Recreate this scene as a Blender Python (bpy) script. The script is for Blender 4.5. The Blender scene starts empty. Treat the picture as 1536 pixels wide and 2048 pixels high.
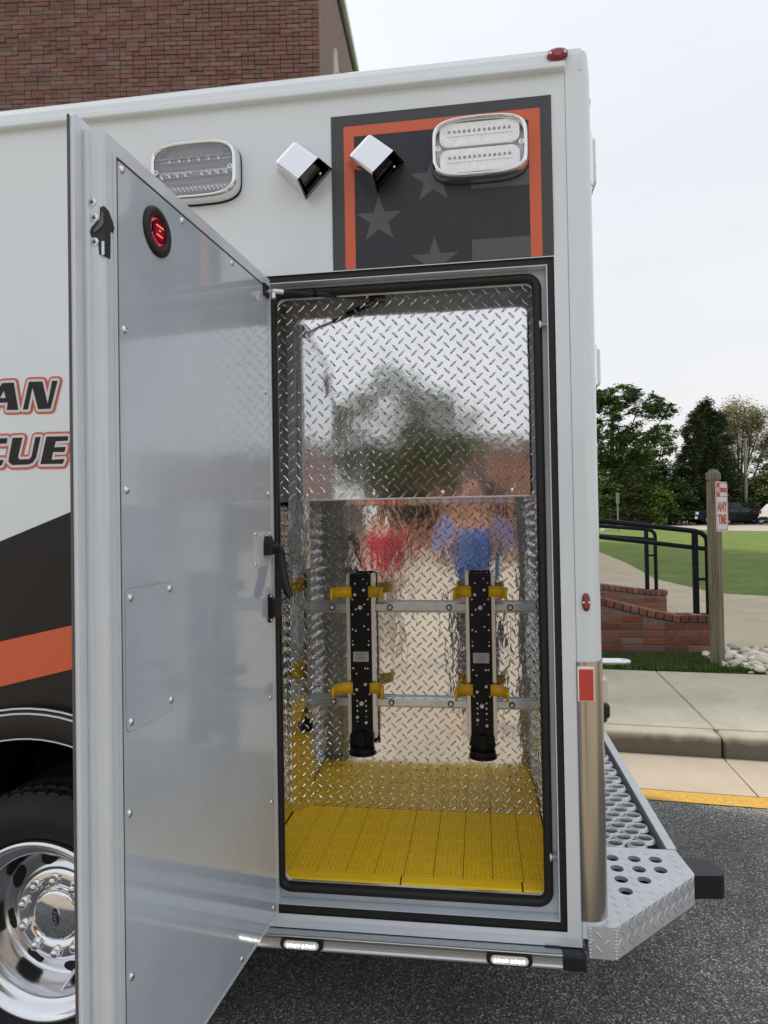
import bpy, bmesh, math, random
from math import sin, cos, pi, radians as rad
from mathutils import Vector, Matrix, noise
from mathutils.geometry import tessellate_polygon
random.seed(7)
S = bpy.context.scene
COL = S.collection

# ---------------------------------------------------------------- camera, sky, sun, exposure
cam_d = bpy.data.cameras.new('camera'); cam = bpy.data.objects.new('camera', cam_d); COL.objects.link(cam); S.camera = cam
YAW, PITCH, ROLL, FPX = -0.13971, 0.014555, -0.016733, 1340.0
fw = Vector((sin(YAW)*cos(PITCH), cos(YAW)*cos(PITCH), sin(PITCH)))
r0 = Vector((cos(YAW), -sin(YAW), 0)); u0 = r0.cross(fw)
rr = r0*cos(ROLL) + u0*sin(ROLL); uu = -r0*sin(ROLL) + u0*cos(ROLL)
M = Matrix((rr, uu, -fw)).transposed().to_4x4(); M.translation = Vector((0, -1.8, 1.58))
cam.matrix_world = M
cam_d.sensor_fit = 'VERTICAL'; cam_d.sensor_height = 36.0; cam_d.sensor_width = 27.0
cam_d.lens = FPX/2048.0*36.0; cam_d.clip_start = 0.02; cam_d.clip_end = 2000
S.render.resolution_x, S.render.resolution_y = 768, 1024
SUN_TO = Vector((-0.93, 0.36, 0)).normalized()*cos(rad(44)) + Vector((0, 0, sin(rad(44))))
w = bpy.data.worlds.new('World'); S.world = w; w.use_nodes = True
nt = w.node_tree; bg = nt.nodes['Background']
sky = nt.nodes.new('ShaderNodeTexSky'); sky.sky_type = 'NISHITA'; sky.sun_disc = False
sky.sun_elevation = rad(44); sky.sun_rotation = math.atan2(SUN_TO.x, SUN_TO.y)
sky.air_density = 1.0; sky.dust_density = 4.0; sky.ozone_density = 1.0
mx = nt.nodes.new('ShaderNodeMix'); mx.data_type = 'RGBA'; mx.inputs[0].default_value = 0.80
tc = nt.nodes.new('ShaderNodeTexCoord'); mp = nt.nodes.new('ShaderNodeMapping'); mp.inputs[3].default_value = (1, 1, 3.5)
nz = nt.nodes.new('ShaderNodeTexNoise'); nz.inputs['Scale'].default_value = 1.6; nz.inputs['Detail'].default_value = 4
cr = nt.nodes.new('ShaderNodeValToRGB')
cr.color_ramp.elements[0].position = .3; cr.color_ramp.elements[0].color = (8.3, 8.45, 8.65, 1)
cr.color_ramp.elements[1].position = .75; cr.color_ramp.elements[1].color = (9.6, 9.65, 9.75, 1)
nt.links.new(tc.outputs['Generated'], mp.inputs[0]); nt.links.new(mp.outputs[0], nz.inputs['Vector'])
nt.links.new(nz.outputs[0], cr.inputs[0])
sz = nt.nodes.new('ShaderNodeSeparateXYZ'); nt.links.new(tc.outputs['Generated'], sz.inputs[0])
cg = nt.nodes.new('ShaderNodeValToRGB'); nt.links.new(sz.outputs[2], cg.inputs[0])
cg.color_ramp.elements[0].position = .0; cg.color_ramp.elements[0].color = (.92, .90, .875, 1)
cg.color_ramp.elements[1].position = .75; cg.color_ramp.elements[1].color = (1.0, 1.03, 1.075, 1)
cgm = nt.nodes.new('ShaderNodeMix'); cgm.data_type = 'RGBA'; cgm.blend_type = 'MULTIPLY'; cgm.inputs[0].default_value = 1
nt.links.new(cr.outputs[0], cgm.inputs[6]); nt.links.new(cg.outputs[0], cgm.inputs[7]); nt.links.new(cgm.outputs[2], mx.inputs[7])
nt.links.new(sky.outputs[0], mx.inputs[6]); nt.links.new(mx.outputs[2], bg.inputs[0])
bg.inputs[1].default_value = 0.105
sd = bpy.data.lights.new('sun', 'SUN'); sun = bpy.data.objects.new('sun', sd); COL.objects.link(sun)
sd.energy = 2.6; sd.angle = rad(4); sd.color = (1.0, .89, .73)
sun.rotation_euler = SUN_TO.to_track_quat('Z', 'Y').to_euler()
S.view_settings.view_transform = 'Standard'; S.view_settings.look = 'None'
S.view_settings.exposure = 0.19; S.view_settings.gamma = 1.0
S.render.engine = 'CYCLES'
S.cycles.max_bounces = 10; S.cycles.transparent_max_bounces = 16; S.cycles.sample_clamp_indirect = 6

# ---------------------------------------------------------------- helpers
WM = {}
def link(o, parent=None, Mx=None):
    Mx = Mx.copy() if Mx is not None else Matrix()
    COL.objects.link(o)
    if parent is not None:
        o.parent = parent; o.matrix_parent_inverse = WM[parent.name].inverted()
    o.matrix_basis = Mx; WM[o.name] = Mx
    return o
def tag(o, label=None, cat=None, group=None, kind=None):
    if label: o['label'] = label
    if cat: o['category'] = cat
    if group: o['group'] = group
    if kind: o['kind'] = kind
    return o
def thing(name, label, cat, loc=(0, 0, 0), group=None):
    o = bpy.data.objects.new(name, None); o.empty_display_size = .1
    link(o, None, Matrix.Translation(loc)); return tag(o, label, cat, group)
class MB:
    def __init__(s): s.v = []; s.f = []; s.sm = []
    def add(s, v, f, sm=False):
        b = len(s.v); s.v += [tuple(p) for p in v]; s.f += [tuple(i+b for i in q) for q in f]; s.sm += [sm]*len(f); return s
    def box(s, x0, x1, y0, y1, z0, z1):
        v = [(x0,y0,z0),(x1,y0,z0),(x1,y1,z0),(x0,y1,z0),(x0,y0,z1),(x1,y0,z1),(x1,y1,z1),(x0,y1,z1)]
        return s.add(v, [(0,3,2,1),(4,5,6,7),(0,1,5,4),(1,2,6,5),(2,3,7,6),(3,0,4,7)])
    def quad(s, a, b, c, d): return s.add([a, b, c, d], [(0,1,2,3)])
    def tube(s, pts, r, n=10, caps=True, closed=False):
        P = [Vector(p) for p in pts]; m = len(P); rings = []
        R = r if isinstance(r, (list, tuple)) else [r]*m
        up = None
        for i, p in enumerate(P):
            if closed: t = (P[(i+1) % m]-P[i-1]).normalized()
            else: t = ((P[min(i+1, m-1)]-p).normalized()+(p-P[max(i-1, 0)]).normalized()).normalized()
            if up is None:
                up = Vector((0, 0, 1)) if abs(t.z) < .9 else Vector((1, 0, 0))
            a = t.cross(up).normalized(); up = a.cross(t).normalized()
            rings.append([p+a*R[i]*cos(2*pi*k/n)+up*R[i]*sin(2*pi*k/n) for k in range(n)])
        v = [q for rg in rings for q in rg]; f = []
        for i in range(m if closed else m-1):
            j = (i+1) % m
            for k in range(n): f.append((i*n+k, i*n+(k+1) % n, j*n+(k+1) % n, j*n+k))
        s.add(v, f, True)
        if caps and not closed:
            s.add(rings[0], [tuple(range(n))[::-1]]); s.add(rings[-1], [tuple(range(n))])
        return s
    def lathe(s, prof, n=32, c=(0, 0, 0), axis='y', sm=True, a0=0., a1=2*pi):
        # prof: (r, h); axis y: h along +y
        full = abs(a1-a0-2*pi) < 1e-6; cnt = n if full else n+1; v = []; f = []
        for r, h in prof:
            for k in range(cnt):
                a = a0+(a1-a0)*k/n
                if axis == 'y': v.append((c[0]+r*cos(a), c[1]+h, c[2]+r*sin(a)))
                elif axis == 'z': v.append((c[0]+r*cos(a), c[1]+r*sin(a), c[2]+h))
                else: v.append((c[0]+h, c[1]+r*cos(a), c[2]+r*sin(a)))
        for i in range(len(prof)-1):
            for k in range(n):
                k2 = (k+1) % cnt
                f.append((i*cnt+k, i*cnt+k2, (i+1)*cnt+k2, (i+1)*cnt+k))
        return s.add(v, f, sm)
    def prism(s, loops, T):
        """loops of 2d points (outer, holes); T(u,v,h) -> 3d; h = 0 and 1 planes"""
        tri = tessellate_polygon([[Vector((p[0], p[1], 0)) for p in L] for L in loops])
        flat = [p for L in loops for p in L]
        s.add([T(p[0], p[1], 0) for p in flat], [tuple(t) for t in tri])
        s.add([T(p[0], p[1], 1) for p in flat], [tuple(t)[::-1] for t in tri])
        for L in loops:
            n = len(L)
            s.add([T(p[0], p[1], 0) for p in L]+[T(p[0], p[1], 1) for p in L], [(i, (i+1) % n, n+(i+1) % n, n+i) for i in range(n)])
        return s
    def sheet(s, loops, T):
        tri = tessellate_polygon([[Vector((p[0], p[1], 0)) for p in L] for L in loops])
        flat = [p for L in loops for p in L]
        return s.add([T(p[0], p[1]) for p in flat], [tuple(t) for t in tri])
    def extrude(s, prof, x0, x1, sm=False, caps=True):
        """profile (y,z) list, closed, extruded along x"""
        n = len(prof); v = [(x0, p[0], p[1]) for p in prof]+[(x1, p[0], p[1]) for p in prof]
        s.add(v, [(i, (i+1) % n, n+(i+1) % n, n+i) for i in range(n)], sm)
        if caps:
            tri = tessellate_polygon([[Vector((p[0], p[1], 0)) for p in prof]])
            s.add([(x0, p[0], p[1]) for p in prof], [tuple(t) for t in tri]); s.add([(x1, p[0], p[1]) for p in prof], [tuple(t) for t in tri])
        return s
    def mesh(s, name, m, fix=True):
        me = bpy.data.meshes.new(name); me.from_pydata([tuple(p) for p in s.v], [], s.f)
        me.polygons.foreach_set('use_smooth', s.sm)
        if fix:
            b = bmesh.new(); b.from_mesh(me); bmesh.ops.recalc_face_normals(b, faces=b.faces); b.to_mesh(me); b.free()
        if m is not None: me.materials.append(m)
        me.update(); return me
def part(name, mb, m, parent=None, Mx=None, bevel=0, seg=2, kind=None, label=None, fix=True):
    me = mb.mesh(name, m, fix) if isinstance(mb, MB) else mb
    o = bpy.data.objects.new(name, me); link(o, parent, Mx)
    if bevel:
        b = o.modifiers.new('bevel', 'BEVEL'); b.width = bevel; b.segments = seg; b.limit_method = 'ANGLE'; b.angle_limit = rad(40); b.harden_normals = False
    if kind: o['kind'] = kind
    if label: o['label'] = label
    return o
def T3(x, y, z): return Matrix.Translation((x, y, z))
def rrect(x0, x1, z0, z1, r, n=5):
    o = []
    for cx, cz, a in ((x1-r, z1-r, 0), (x0+r, z1-r, pi/2), (x0+r, z0+r, pi), (x1-r, z0+r, 3*pi/2)):
        for k in range(n+1): o.append((cx+r*cos(a+pi/2*k/n), cz+r*sin(a+pi/2*k/n)))
    return o
def circ(cx, cy, r, n=16, ry=None, rot=0):
    return [(cx+r*cos(2*pi*k/n)*cos(rot)-(ry or r)*sin(2*pi*k/n)*sin(rot), cy+r*cos(2*pi*k/n)*sin(rot)+(ry or r)*sin(2*pi*k/n)*cos(rot)) for k in range(n)]

MC = {}
def mat(name, col, rough=.5, metal=0., var=0., vs=5., bump=0., bs=50., bd=.002, coat=0., emis=None, es=0., ior=1.5, objrand=0., attr=None, col2=None, rvar=0., stretch=None):
    if name in MC: return MC[name]
    m = bpy.data.materials.new(name); m.use_nodes = True; t = m.node_tree; p = t.nodes['Principled BSDF']
    p.inputs['Base Color'].default_value = (*col, 1); p.inputs['Roughness'].default_value = rough
    p.inputs['Metallic'].default_value = metal; p.inputs['Coat Weight'].default_value = coat; p.inputs['Coat Roughness'].default_value = .06
    p.inputs['IOR'].default_value = ior
    if emis: p.inputs['Emission Color'].default_value = (*emis, 1); p.inputs['Emission Strength'].default_value = es
    tcn = t.nodes.new('ShaderNodeTexCoord'); vec = tcn.outputs['Object']
    if stretch:
        mpn = t.nodes.new('ShaderNodeMapping'); mpn.inputs[3].default_value = stretch; t.links.new(vec, mpn.inputs[0]); vec = mpn.outputs[0]
    cur = None
    if var or col2:
        n = t.nodes.new('ShaderNodeTexNoise'); n.inputs['Scale'].default_value = vs; n.inputs['Detail'].default_value = 6; n.inputs['Roughness'].default_value = .6
        t.links.new(vec, n.inputs['Vector'])
        r = t.nodes.new('ShaderNodeValToRGB'); t.links.new(n.outputs[0], r.inputs[0])
        r.color_ramp.elements[0].position = .32; r.color_ramp.elements[1].position = .68
        if col2: a, b = col, col2
        else: a = tuple(c*(1-var) for c in col); b = tuple(min(1, c*(1+var)) for c in col)
        r.color_ramp.elements[0].color = (*a, 1); r.color_ramp.elements[1].color = (*b, 1)
        cur = r.outputs[0]
        if rvar:
            mr = t.nodes.new('ShaderNodeMapRange'); mr.inputs[3].default_value = max(0, rough-rvar); mr.inputs[4].default_value = rough+rvar
            t.links.new(n.outputs[0], mr.inputs[0]); t.links.new(mr.outputs[0], p.inputs['Roughness'])
    if objrand or attr:
        if attr:
            oi = t.nodes.new('ShaderNodeAttribute'); oi.attribute_name = attr; src = oi.outputs['Fac']
        else:
            oi = t.nodes.new('ShaderNodeObjectInfo'); src = oi.outputs['Random']
        hs = t.nodes.new('ShaderNodeHueSaturation')
        mr = t.nodes.new('ShaderNodeMapRange'); k = objrand or .3; mr.inputs[3].default_value = 1-k; mr.inputs[4].default_value = 1+k
        t.links.new(src, mr.inputs[0]); t.links.new(mr.outputs[0], hs.inputs['Value'])
        w2 = t.nodes.new('ShaderNodeMath'); w2.operation = 'MULTIPLY'; w2.inputs[1].default_value = 7.13; t.links.new(src, w2.inputs[0])
        w3 = t.nodes.new('ShaderNodeMath'); w3.operation = 'FRACT'; t.links.new(w2.outputs[0], w3.inputs[0])
        mr2 = t.nodes.new('ShaderNodeMapRange'); mr2.inputs[3].default_value = .7; mr2.inputs[4].default_value = 1.15
        t.links.new(w3.outputs[0], mr2.inputs[0]); t.links.new(mr2.outputs[0], hs.inputs['Saturation'])
        if cur: t.links.new(cur, hs.inputs['Color'])
        else: hs.inputs['Color'].default_value = (*col, 1)
        cur = hs.outputs[0]
    if cur: t.links.new(cur, p.inputs['Base Color'])
    if bump:
        n = t.nodes.new('ShaderNodeTexNoise'); n.inputs['Scale'].default_value = bs; n.inputs['Detail'].default_value = 4
        t.links.new(vec, n.inputs['Vector'])
        b = t.nodes.new('ShaderNodeBump'); b.inputs['Strength'].default_value = bump; b.inputs['Distance'].default_value = bd
        t.links.new(n.outputs[0], b.inputs['Height']); t.links.new(b.outputs[0], p.inputs['Normal'])
    MC[name] = m; return m

WHITE = mat('white_paint', (.705, .76, .80), .24, coat=.5, var=.022, vs=5, stretch=(1, 1, .25), bump=.15, bs=3, bd=.004)
JAMB = mat('jamb_paint', (.60, .65, .70), .3, coat=.3, var=.04, vs=9)
DOORP = mat('door_panel_coating', (.49, .55, .62), .12, coat=1., var=.05, vs=6, bump=.25, bs=5, bd=.002, ior=1.6)
DOORF = mat('door_frame_paint', (.62, .67, .72), .24, coat=.5, var=.04, vs=6, bump=.1, bs=8)
RUB = mat('black_rubber', (.005, .005, .006), .55, var=.2, vs=30)
BLK = mat('black_plastic', (.007, .007, .009), .45, bump=.2, bs=300, bd=.0005)
BRK = mat('black_powder_coat', (.004, .004, .005), .5, ior=1.35, bump=.3, bs=400, bd=.0004)
DARK = mat('dark_underbody', (.006, .006, .007), .8)
CHR = mat('chrome', (.78, .79, .82), .05, 1.)
STEEL = mat('bolt_steel', (.80, .80, .82), .38, .7)
ZINC = mat('zinc_track', (.55, .60, .62), .27, 1., var=.12, vs=14, bump=.1, bs=30)
ALU = mat('brushed_aluminium', (.66, .65, .63), .30, 1., var=.05, vs=8, stretch=(1, 1, 40))
RAILM = mat('anodised_rail', (.60, .60, .61), .34, 1., var=.05, vs=60, bump=.1, bs=400, bd=.0003)
STAIN = mat('stainless_guard', (.50, .455, .40), .24, 1., var=.08, vs=3, stretch=(1, 1, .3), bump=.06, bs=6)
DPL = mat('bright_tread_plate', (.82, .82, .83), .060, 1., var=.04, vs=9, rvar=.025, bump=.50, bs=13, bd=.0022, stretch=(1.6, 1.6, .7))
DPU = mat('upper_tread_plate', (.82, .82, .83), .070, 1., var=.04, vs=9, rvar=.025, bump=.30, bs=11, bd=.0020)
DPLO = mat('outdoor_tread_plate', (.62, .63, .65), .40, .45, var=.08, vs=25, rvar=.1, bump=.3, bs=40, bd=.0006)
GRAT = mat('grating_aluminium', (.60, .60, .60), .42, 1., var=.15, vs=30, rvar=.1)
YEL = mat('yellow_mat', (.99, .61, .006), .5, var=.06, vs=15, bump=.3, bs=300, bd=.0005)
YCL = mat('yellow_clip', (.78, .46, .010), .4, var=.08, vs=25, bump=.2, bs=200, bd=.0005)
RED = mat('red_lens', (.20, .004, .010), .14, coat=.6)
REDR = mat('red_reflector', (.55, .012, .010), .22, coat=1., var=.15, vs=250)
ORNG = mat('orange_vinyl', (.62, .105, .032), .32, coat=.2)
VDK = mat('charcoal_vinyl', (.050, .050, .056), .45, var=.06, vs=4)
VNV = mat('dark_navy_vinyl', (.020, .020, .027), .45, var=.06, vs=4)
VST = mat('grey_star_vinyl', (.085, .088, .095), .45)
VBK = mat('black_brown_vinyl', (.010, .008, .008), .42, ior=1.4)
VWH = mat('white_vinyl', (.60, .60, .64), .3, coat=.2)
TYRE = mat('tyre_rubber', (.008, .008, .009), .75, var=.25, vs=20, bump=.3, bs=120, bd=.001)
ALW = mat('polished_wheel', (.72, .73, .76), .16, 1., var=.04, vs=8, rvar=.05)

def tint_glass(name, col, glossw=.12, rough=.03):
    m = bpy.data.materials.new(name); m.use_nodes = True; t = m.node_tree
    for n in list(t.nodes):
        if n.type != 'OUTPUT_MATERIAL': t.nodes.remove(n)
    out = [n for n in t.nodes if n.type == 'OUTPUT_MATERIAL'][0]
    tr = t.nodes.new('ShaderNodeBsdfTransparent'); tr.inputs[0].default_value = (*col, 1)
    gl = t.nodes.new('ShaderNodeBsdfGlossy'); gl.inputs['Roughness'].default_value = rough
    lw = t.nodes.new('ShaderNodeFresnel'); lw.inputs[0].default_value = 1.45
    mr = t.nodes.new('ShaderNodeMath'); mr.operation = 'ADD'; mr.inputs[1].default_value = glossw; mr.use_clamp = True
    mxn = t.nodes.new('ShaderNodeMixShader')
    t.links.new(lw.outputs[0], mr.inputs[0]); t.links.new(mr.outputs[0], mxn.inputs[0])
    t.links.new(tr.outputs[0], mxn.inputs[1]); t.links.new(gl.outputs[0], mxn.inputs[2]); t.links.new(mxn.outputs[0], out.inputs[0])
    return m
LENS = tint_glass('clear_lens', (.99, .99, 1.0), .04)

def dome(r, h, n=12):
    m = MB(); m.lathe([(r, 0), (r*.95, -h*.35), (r*.72, -h*.75), (r*.38, -h*.95), (.0001, -h)], n); return m
_scr = dome(.0065, .0035).mesh('screw', mat('screw_chrome', (.74, .74, .76), .14, 1.))
_bolt = dome(.0046, .0035, 10).mesh('bolt', STEEL)
_boltb = MB().lathe([(.0085, 0), (.0085, -.003), (.006, -.005), (.0058, -.006), (.0035, -.006), (.0033, -.0035), (.0001, -.0035)], 14).mesh('bolt', STEEL)
def place_bolt(name, me, x, y, z, parent, Mx=None, s=1.):
    Mb = T3(x, y, z) @ Matrix.Scale(s, 4)
    return part(name, me, None, parent, (Mx @ Mb) if Mx is not None else Mb)

# ================================================================ LARGE STRUCTURE : ground
CONC = mat('pavement_concrete', (.45, .415, .32), .9, col2=(.56, .52, .41), vs=3.2, bump=.5, bs=90, bd=.004)
KERBM = mat('kerb_concrete', (.20, .18, .15), .9, col2=(.38, .35, .29), vs=5, bump=.6, bs=60, bd=.006)
GUTM = mat('gutter_concrete', (.47, .40, .31), .9, col2=(.54, .47, .37), vs=2.5, bump=.4, bs=120, bd=.003)
TANC = mat('lot_concrete', (.34, .295, .23), .85, col2=(.47, .41, .325), vs=.8, bump=.3, bs=40, bd=.004)
FARRD = mat('far_road', (.36, .325, .27), .9, col2=(.45, .41, .35), vs=.3)

def asphalt():
    m = mat('asphalt', (.045, .045, .047), .78); t = m.node_tree; p = t.nodes['Principled BSDF']
    tcn = [n for n in t.nodes if n.type == 'TEX_COORD'][0]
    v = t.nodes.new('ShaderNodeTexVoronoi'); v.inputs['Scale'].default_value = 190; t.links.new(tcn.outputs['Object'], v.inputs['Vector'])
    v2 = t.nodes.new('ShaderNodeTexVoronoi'); v2.inputs['Scale'].default_value = 95; t.links.new(tcn.outputs['Object'], v2.inputs['Vector'])
    n = t.nodes.new('ShaderNodeTexNoise'); n.inputs['Scale'].default_value = 2.2; n.inputs['Detail'].default_value = 8; t.links.new(tcn.outputs['Object'], n.inputs['Vector'])
    sep = t.nodes.new('ShaderNodeSeparateColor'); t.links.new(v.outputs['Color'], sep.inputs[0])
    r = t.nodes.new('ShaderNodeValToRGB'); e = r.color_ramp.elements
    e[0].position = .0; e[0].color = (.060, .060, .061, 1); e[1].position = 1; e[1].color = (.62, .60, .57, 1)
    q = r.color_ramp.elements.new(.55); q.color = (.130, .128, .126, 1); q = r.color_ramp.elements.new(.86); q.color = (.25, .245, .235, 1)
    t.links.new(sep.outputs[0], r.inputs[0])
    mx_ = t.nodes.new('ShaderNodeMix'); mx_.data_type = 'RGBA'; mx_.blend_type = 'MULTIPLY'; mx_.inputs[0].default_value = .55
    r2 = t.nodes.new('ShaderNodeValToRGB'); r2.color_ramp.elements[0].position = .3; r2.color_ramp.elements[0].color = (.50, .50, .51, 1); r2.color_ramp.elements[1].position = .7; r2.color_ramp.elements[1].color = (1.6, 1.57, 1.5, 1)
    t.links.new(n.outputs[0], r2.inputs[0]); t.links.new(r.outputs[0], mx_.inputs[6]); t.links.new(r2.outputs[0], mx_.inputs[7]); t.links.new(mx_.outputs[2], p.inputs['Base Color'])
    b = t.nodes.new('ShaderNodeBump'); b.inputs['Strength'].default_value = .9; b.inputs['Distance'].default_value = .004
    ad = t.nodes.new('ShaderNodeMath'); ad.operation = 'ADD'; t.links.new(v.outputs['Distance'], ad.inputs[0]); t.links.new(v2.outputs['Distance'], ad.inputs[1])
    t.links.new(ad.outputs[0], b.inputs['Height']); t.links.new(b.outputs[0], p.inputs['Normal'])
    return m
ASPH = asphalt()
def lawn_mat():
    m = mat('lawn_grass', (.100, .165, .018), .85, col2=(.19, .265, .036), vs=1.3); t = m.node_tree; p = t.nodes['Principled BSDF']
    tcn = [n for n in t.nodes if n.type == 'TEX_COORD'][0]
    mpn = t.nodes.new('ShaderNodeMapping'); mpn.inputs[3].default_value = (1, .35, 1); t.links.new(tcn.outputs['Object'], mpn.inputs[0])
    n = t.nodes.new('ShaderNodeTexNoise'); n.inputs['Scale'].default_value = 16; n.inputs['Detail'].default_value = 8; n.inputs['Roughness'].default_value = .75; t.links.new(mpn.outputs[0], n.inputs['Vector'])
    r2 = t.nodes.new('ShaderNodeValToRGB'); r2.color_ramp.elements[0].position = .3; r2.color_ramp.elements[0].color = (.55, .6, .5, 1); r2.color_ramp.elements[1].position = .7; r2.color_ramp.elements[1].color = (1.35, 1.3, 1.2, 1)
    t.links.new(n.outputs[0], r2.inputs[0])
    old = p.inputs['Base Color'].links[0].from_socket
    mx_ = t.nodes.new('ShaderNodeMix'); mx_.data_type = 'RGBA'; mx_.blend_type = 'MULTIPLY'; mx_.inputs[0].default_value = 1
    t.links.new(old, mx_.inputs[6]); t.links.new(r2.outputs[0], mx_.inputs[7]); t.links.new(mx_.outputs[2], p.inputs['Base Color'])
    b = t.nodes.new('ShaderNodeBump'); b.inputs['Strength'].default_value = 1; b.inputs['Distance'].default_value = .06
    t.links.new(n.outputs[0], b.inputs['Height']); t.links.new(b.outputs[0], p.inputs['Normal'])
    return m
LAWN = lawn_mat()
def gz(y): return .165+.0133*max(0., min(51., y-9.))
g = MB()
ys = [-400, 2.7, 2.95, 4.5, 4.72, 9, 20, 35, 50, 60, 90, 160, 500]
zs = [-.12, -.12, -.12, -.12, .15] + [gz(y) for y in ys[5:]]
xs = [-500, -80, -30, -10, 0, 6, 12, 20, 30, 80, 500]
vv = [(x, y, z) for y, z in zip(ys, zs) for x in xs]; n_ = len(xs)
g.add(vv, [(j*n_+i, j*n_+i+1, (j+1)*n_+i+1, (j+1)*n_+i) for j in range(len(ys)-1) for i in range(n_-1)])
part('ground', g, LAWN, kind='structure')
# kerb frame: t along the kerb, n away from the truck
KO = Vector((.85, 2.90, 0)); kt = Vector((.995, -.0998, 0)).normalized(); kn = Vector((.0998, .995, 0)).normalized()
def K3(s, n, z): return KO+kt*s+kn*n+Vector((0, 0, z))
rd = MB(); rd.add([(-300, -1.0, -.004), (300, -1.0, -.004), K3(300, -.60, -.004), K3(-300, -.60, -.004)], [(0, 1, 2, 3)])
part('road', rd, ASPH, kind='structure')
lot = MB(); lot.add([(-300, -60, -.006), (300, -60, -.006), (300, -1.0, -.006), (-300, -1.0, -.006)], [(0, 1, 2, 3)])
part('pavement', lot, TANC, kind='structure')
yl = MB(); yl.add([K3(-9, -.755, .0005), K3(14, -.735, .0005), K3(14, -.601, .0005), K3(-9, -.601, .0005)], [(0, 1, 2, 3)])
YLN = mat('yellow_line_paint', (.80, .44, .045), .8, col2=(.44, .29, .10), vs=38, bump=.6, bs=150, bd=.004)
part('painted_line', yl, YLN, kind='structure')
swk = MB(); swk.add([K3(-9, -.6, .004-.006), K3(14, -.6, -.002), K3(14, 1.95, .10), K3(-9, 1.95, .10)], [(0, 1, 2, 3)])
sidewalk = tag(bpy.data.objects.new('sidewalk', None), kind='structure'); link(sidewalk)
rng = random.Random(3)
jslope = -.07
for i in range(-4, 6):
    s0 = .70+i*1.524+.005; s1 = s0+1.524-.010
    def slab(n0, n1, z0, z1a, z1b):
        m = MB(); q = []
        for z in (0, 1):
            for (s, n) in ((s0, n0), (s1, n0), (s1, n1), (s0, n1)):
                zz = z0 if z == 0 else (z1a if n == n0 else z1b)
                q.append(K3(s+jslope*n, n, zz))
        m.add(q, [(0,3,2,1),(4,5,6,7),(0,1,5,4),(1,2,6,5),(2,3,7,6),(3,0,4,7)]); return m
    dz = rng.uniform(-.002, .002)
    part('paving_slab', slab(.168, 1.88, -.1, .150+dz, .156+dz), CONC, sidewalk, bevel=.008)
    part('kerb_stone', slab(0.0, .163, -.1, .148+dz, .150+dz), KERBM if False else CONC, sidewalk, bevel=.028, seg=4)
    part('gutter_slab', slab(-.598, -.004, -.08, .004, .010), GUTM, sidewalk, bevel=.004)
def stain(mname, base, z0, z1, dark, soft=.03):
    """weathering on a concrete material that follows real height bands (kerb face dirt)"""
    m = base.copy(); m.name = mname; t = m.node_tree; p = t.nodes['Principled BSDF']
    old = p.inputs['Base Color'].links[0].from_socket
    tcn = [n for n in t.nodes if n.type == 'TEX_COORD'][0]; sp = t.nodes.new('ShaderNodeSeparateXYZ'); t.links.new(tcn.outputs['Object'], sp.inputs[0])
    n = t.nodes.new('ShaderNodeTexNoise'); n.inputs['Scale'].default_value = 9; n.inputs['Detail'].default_value = 7; t.links.new(tcn.outputs['Object'], n.inputs['Vector'])
    a = t.nodes.new('ShaderNodeMath'); a.operation = 'MULTIPLY_ADD'; a.inputs[1].default_value = .07; t.links.new(n.outputs[0], a.inputs[0]); t.links.new(sp.outputs[2], a.inputs[2])
    mr = t.nodes.new('ShaderNodeMapRange'); mr.inputs[1].default_value = z0; mr.inputs[2].default_value = z1; t.links.new(a.outputs[0], mr.inputs[0])
    mx_ = t.nodes.new('ShaderNodeMix'); mx_.data_type = 'RGBA'; t.links.new(mr.outputs[0], mx_.inputs[0]); mx_.inputs[6].default_value = (*dark, 1)
    t.links.new(old, mx_.inputs[7]); t.links.new(mx_.outputs[2], p.inputs['Base Color']); return m
KST = stain('stained_kerb_concrete', CONC, .130, .185, (.155, .135, .105))
for o in sidewalk.children:
    if o.name.startswith('kerb_stone'): o.data.materials[0] = KST
grit = MB(); rg_ = random.Random(17)
def speck(p, s):
    a = rg_.uniform(0, 6.28); q = [Vector((cos(a+k*2.094)*s*rg_.uniform(.7, 1.2), sin(a+k*2.094)*s*rg_.uniform(.7, 1.2), -.001)) for k in range(3)]+[Vector((rg_.uniform(-.3, .3)*s, rg_.uniform(-.3, .3)*s, s*.7))]
    grit.add([p+v for v in q], [(0, 1, 3), (1, 2, 3), (2, 0, 3)])
for _ in range(700): speck(K3(rg_.uniform(-1, 4), -.006-abs(rg_.gauss(0, .035)), .009), rg_.uniform(.0018, .005))
for _ in range(260): speck(K3(rg_.uniform(-.5, 3.2), rg_.uniform(-.6, -.02), .006), rg_.uniform(.0012, .0032))
for _ in range(420): speck(K3(rg_.uniform(-.5, 3.4), rg_.uniform(.2, 1.85), .154), rg_.uniform(.0018, .0048))
for _ in range(500): speck(Vector((rg_.uniform(.4, 2.2), rg_.uniform(.2, 2.1), -.003)), rg_.uniform(.0015, .0042))
for _ in range(260): speck(Vector((rg_.uniform(2.3, 5.5), rg_.uniform(5.8, 9.5), .19)), rg_.uniform(.004, .011))
tag(part('grit', grit, mat('grit_pale', (.62, .58, .50), .8, var=.3, vs=40), kind='stuff', fix=False), 'loose pale grit and specks on the pavement and along the kerb', 'grit')
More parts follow.
